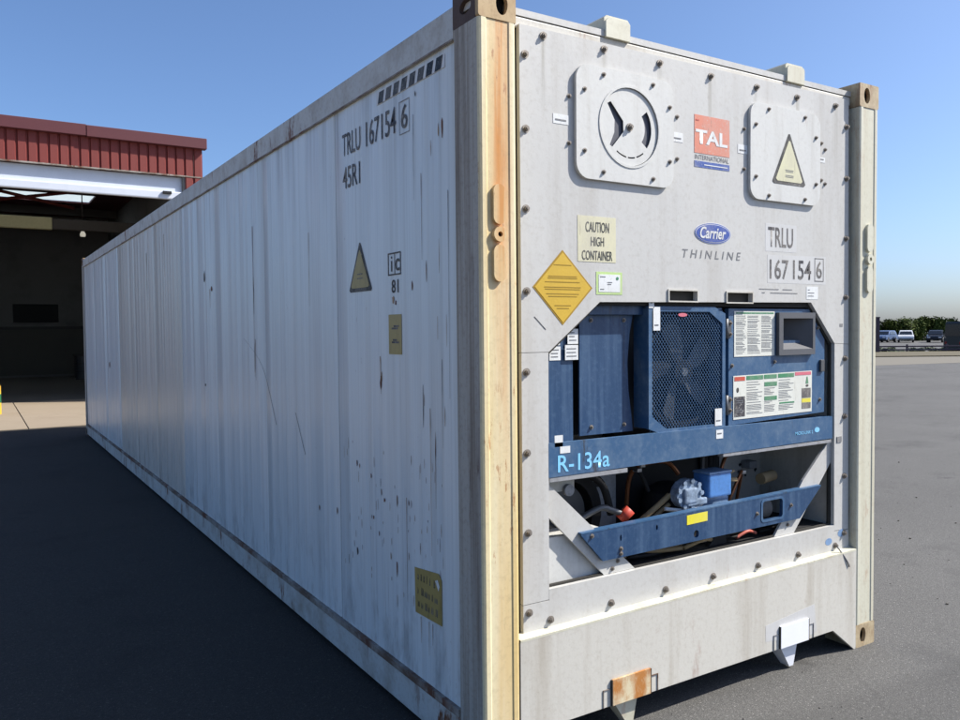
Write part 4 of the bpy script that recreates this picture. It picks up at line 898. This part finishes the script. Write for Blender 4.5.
b = BM(); tube(b, [(1.3, 24, 4.55), (1.3, 24, 4.62), (1.3, 24, 4.70)], [.07, .08, .04], 14); bp('lamp_bulb', b, 'lamp')
wf = obj('workshop_floor', box(BM(), BX0+.15, BX1-.15, 20.26, BYB-.2, -.02, .014), 'floor', kind='structure')
nb = obj('notice_board', box(BM(), -.2, 1.35, BYB-.25, BYB-.202, 2.15, 2.85, .01), 'darkm', None, label='dark board on the dim back wall of the workshop', category='notice board')
# workbench inside
wb = empty('workbench', (2.3, 31.5, 0), 'dim workbench against the back of the workshop', 'workbench')
for dx in (-.55, .55):
    for dy in (-.25, .25): obj('leg', box(BM(), dx-.03, dx+.03, dy-.03, dy+.03, .0142, .85), 'beamd', wb)
obj('worktop', box(BM(), -.62, .62, -.32, .32, .851, .90, .01), 'floor', wb)
dr = empty('oil_drum', (1.9, 30.4, .0142), 'small steel drum on the workshop floor before the bench', 'drum')
b = BM(); cyl(b, (0, 0, 0), (0, 0, .85), .27, 20); obj('body', b, 'grey', dr, smooth=True)
for z in (.0, .28, .57, .83):
    b = BM(); cyl(b, (0, 0, z+.001), (0, 0, z+.022), .28, 20); obj('rim', b, 'beamd', dr)
# bollard
bo = empty('bollard', (-1.17, 17.0, .018), 'short yellow bollard with a dark green band at the left edge of the apron', 'bollard')
for n_, z0, z1, r, m in (('base', 0, .24, .10, 'yellow'), ('band', .2401, .42, .101, 'green2'), ('cap', .4201, .62, .10, 'yellow')):
    b = BM(); tube(b, [(0, 0, z0), (0, 0, z1)] if n_ != 'cap' else [(0, 0, z0), (0, 0, z1-.03), (0, 0, z1)], r if n_ != 'cap' else [r, r, r*.7], 20); obj(n_, b, m, bo, smooth=True)

# ------------------------------------------------------------------ far car park
GZ = -.35
def place(o, u, d, rz=0, z=GZ):
    p_ = far(latpx(u, d), d, z); o.location = p_; o.rotation_euler = (0, 0, rz-YAW)
def car(name, label, mat, kind, u, d, rz):
    e = empty(name, (0, 0, 0), label, 'van' if kind == 'van' else 'car')
    if kind == 'van': Lc, Wc, Hc = 5.2, 1.95, 2.35; prof = [(-2.6, .35), (2.55, .35), (2.6, .75), (2.45, 1.05), (1.75, 1.2), (1.75, 1.2), (-2.6, 1.2)]; cab = [(-2.6, 1.2), (1.75, 1.2), (1.05, 2.2), (.85, 2.32), (-2.5, 2.35), (-2.6, 2.25)]
    else: Lc, Wc, Hc = 4.5, 1.8, 1.55; prof = [(-2.25, .35), (2.2, .32), (2.28, .6), (2.15, .82), (1.1, .98), (-2.1, 1.0), (-2.28, .8)]; cab = [(-2.05, 1.0), (1.05, .985), (.35, 1.48), (.1, 1.55), (-1.5, 1.55), (-1.75, 1.5)]
    b = BM(); plate(b, prof, (), -Wc/2, Wc/2); bmesh.ops.bevel(b, geom=b.edges[:], offset=.05, segments=2, affect='EDGES'); B = obj('body', b, mat, e, smooth=True)
    b = BM(); plate(b, cab, (), -Wc/2+.06, Wc/2-.06)
    for v in b.verts:
        if v.co.z > 1.2: v.co.y *= .86
    bmesh.ops.bevel(b, geom=b.edges[:], offset=.04, segments=2, affect='EDGES'); obj('cabin', b, mat, e, smooth=True)
    zt = Hc-.12; zb_ = cab[0][1]+.06
    for s in (-1, 1):
        for x0, x1, t0, t1 in (((-1.55, -.45, -1.35, -.45), (-.38, .68, -.38, .22)) if kind != 'van' else ((.3, 1.45, .3, .85), (-1.2, .2, -1.2, .2))):
            b = BM(); yb, yt = (Wc/2-.055)*s, (Wc/2-.06)*.87*s
            vv = [b.verts.new(q) for q in ((x0, yb, zb_), (x1, yb, zb_), (t1, yt, zt), (t0, yt, zt))]; f = b.faces.new(vv)
            r = bmesh.ops.extrude_face_region(b, geom=[f])
            for v in [q for q in r['geom'] if isinstance(q, bmesh.types.BMVert)]: v.co.y += .03*s
            obj('side_window', b, 'glass', e)
    fx = [(cab[1][0], cab[1][1]), (cab[2][0], cab[2][1])]
    for nm, (xa, za), (xb, zb2), off in (('windscreen', cab[1], cab[2], .03), ('rear_window', cab[0], cab[-1], -.03)):
        b = BM(); xa2, za2, xb2, zb3 = xa+(xb-xa)*.12, za+(zb2-za)*.12, xa+(xb-xa)*.9, za+(zb2-za)*.9
        vv = [b.verts.new(q) for q in ((xa2, -Wc/2+.16, za2), (xa2, Wc/2-.16, za2), (xb2, (Wc/2-.16)*.86, zb3), (xb2, -(Wc/2-.16)*.86, zb3))]; f = b.faces.new(vv)
        r = bmesh.ops.extrude_face_region(b, geom=[f])
        for v in [q for q in r['geom'] if isinstance(q, bmesh.types.BMVert)]: v.co.x += off
        obj(nm, b, 'glass', e)
    for x in (-Lc*.3, Lc*.31):
        for s in (-1, 1):
            b = BM(); cyl(b, (x, s*(Wc/2-.2), .33), (x, s*(Wc/2+.012), .33), .33, 20); wo_ = obj('wheel', b, 'tyre', e)
            b = BM(); cyl(b, (x, s*(Wc/2+.012), .33), (x, s*(Wc/2+.025), .33), .2, 14); obj('rim', b, 'rim', wo_)
    xe = prof[2][0]
    for s in (-1, 1):
        b = BM(); box(b, xe-.14, xe-.0, s*.62-.17, s*.62+.17, .58, .72, .02); obj('headlight', b, 'headl', e)
        b = BM(); box(b, prof[-1][0]-.02, prof[-1][0]+.08, s*.70-.1, s*.70+.1, .72, .92, .02); obj('tail_light', b, 'tail', e)
    b = BM(); box(b, xe-.03, xe+.02, -.8, .8, .36, .5, .02); obj('bumper', b, 'darkm', e)
    place(e, u, d, rz)
    return e
car('parked_car', 'silver blue parked car nearest the container edge in the far car park', 'carb', 'car', 885, 106, math.radians(225))
car('parked_car', 'white parked car in the middle of the far car park', 'carw', 'car', 906, 104, math.radians(242))
car('parked_car', 'dark parked car with a pale roof edge, right of the white one', 'carg', 'car', 936, 102, math.radians(236))
vn = car('parked_van', 'dark parked van cut off by the right edge of the picture', 'vand', 'van', 985, 58, math.radians(10)); 
# hedge trees
def leafball(rx, ry, rz, n, sz, seed, z0=0):
    rn = random.Random(seed); bm = BM()
    lobes = [(rn.uniform(-.6, .6)*rx, rn.uniform(-.5, .5)*ry, rz*rn.uniform(.4, 1.15), rn.uniform(.38, .6)) for _ in range(9)]
    for i in range(n):
        lx, ly, lz, lr = rn.choice(lobes)
        d = Vector((rn.gauss(0, 1), rn.gauss(0, 1), rn.gauss(0, 1))).normalized()*(rn.uniform(.45, 1.05))*lr
        c = Vector((lx+d.x*rx, ly+d.y*ry, max(.05, z0+lz+d.z*rz)))
        a = Vector((rn.gauss(0, 1), rn.gauss(0, 1), rn.gauss(0, 1))).normalized(); q = a.orthogonal().normalized(); s = sz*rn.uniform(.6, 1.3)
        vs = [bm.verts.new(c+a*s), bm.verts.new(c+q*s*.5), bm.verts.new(c-a*s), bm.verts.new(c-q*s*.5)]; bm.faces.new(vs)
    return bm
hm = []
for sdn in range(3):
    bm = leafball(1.6, 1.5, 1.75, 2600, .16, 20+sdn); o = obj('crown', bm, 'leaf', None); hm.append(o.data); bpy.data.objects.remove(o)
bt = BM(); tube(bt, [(0, 0, 0), (.05, 0, .9), (-.05, .05, 1.8)], [.12, .09, .05], 7); tube(bt, [(.03, 0, .8), (.5, .1, 1.7)], [.06, .03], 6); tube(bt, [(.0, 0, .9), (-.5, -.1, 1.9)], [.06, .03], 6)
o = obj('trunk', bt, 'bark', None); tm = o.data; bpy.data.objects.remove(o)
HL = ['dense hedge tree at the back of the car park']*20
rn = random.Random(31)
for i in range(13):
    u = 866+i*13+rn.uniform(-3, 3); d = 116+rn.uniform(-2, 2)
    e = empty('hedge_tree', (0, 0, 0), '', 'tree', 'evergreens in the hedge behind the parked cars')
    c = link('crown', hm[i % 3], e); t_ = link('trunk', tm, e)
    place(e, u, d, rn.uniform(0, 6)); s = rn.uniform(.93, 1.07); e.scale = (s, s, s*rn.uniform(1.10, 1.20))
    e['label'] = 'bushy evergreen in the tall hedge closing the car park'
# low shrubs behind the verge
bm = leafball(.9, .6, .42, 700, .09, 77); o = obj('foliage', bm, 'leafd', None); sm = o.data; bpy.data.objects.remove(o)
for i in range(14):
    u = 868+i*17+rn.uniform(-4, 4); d = 60+rn.uniform(-1.5, 2)
    e = empty('low_shrub', (0, 0, 0), 'low grey green shrub growing between the fence and the parked cars', 'shrub', 'low shrubs along the fence')
    link('foliage', sm, e); place(e, u, d, rn.uniform(0, 6)); s = rn.uniform(.7, 1.0); e.scale = (s, s, s*rn.uniform(.7, 1.1))
# low dark rail fence beyond the verge
fe = empty('rail_fence', tuple(far(latpx(868, 52.4), 52.4)), 'low dark rail fence along the far edge of the yard', 'fence', rz=-YAW)
for z in (.12, .34): obj('rail', box(BM(), 0, 26, -.03, .03, z, z+.09, .01), 'purple', fe)
for k in range(11): obj('post', box(BM(), k*2.6-.05, k*2.6+.05, .032, .13, -.05, .52, .01), 'purple', fe)
po = empty('pole', tuple(far(latpx(877.5, 51.5), 51.5)), 'dark purple square pole beside the right edge of the container', 'pole', rz=-YAW)
obj('shaft', box(BM(), -.10, .10, -.10, .10, .06, 2.25, .01), 'purple', po); obj('cap', box(BM(), -.12, .12, -.12, .12, 2.2505, 2.31, .01), 'purple', po); obj('footing', box(BM(), -.18, .18, -.18, .18, .0, .0595, .01), 'tan', po)
po['label'] = 'dark purple square pole beside the right edge of the container'
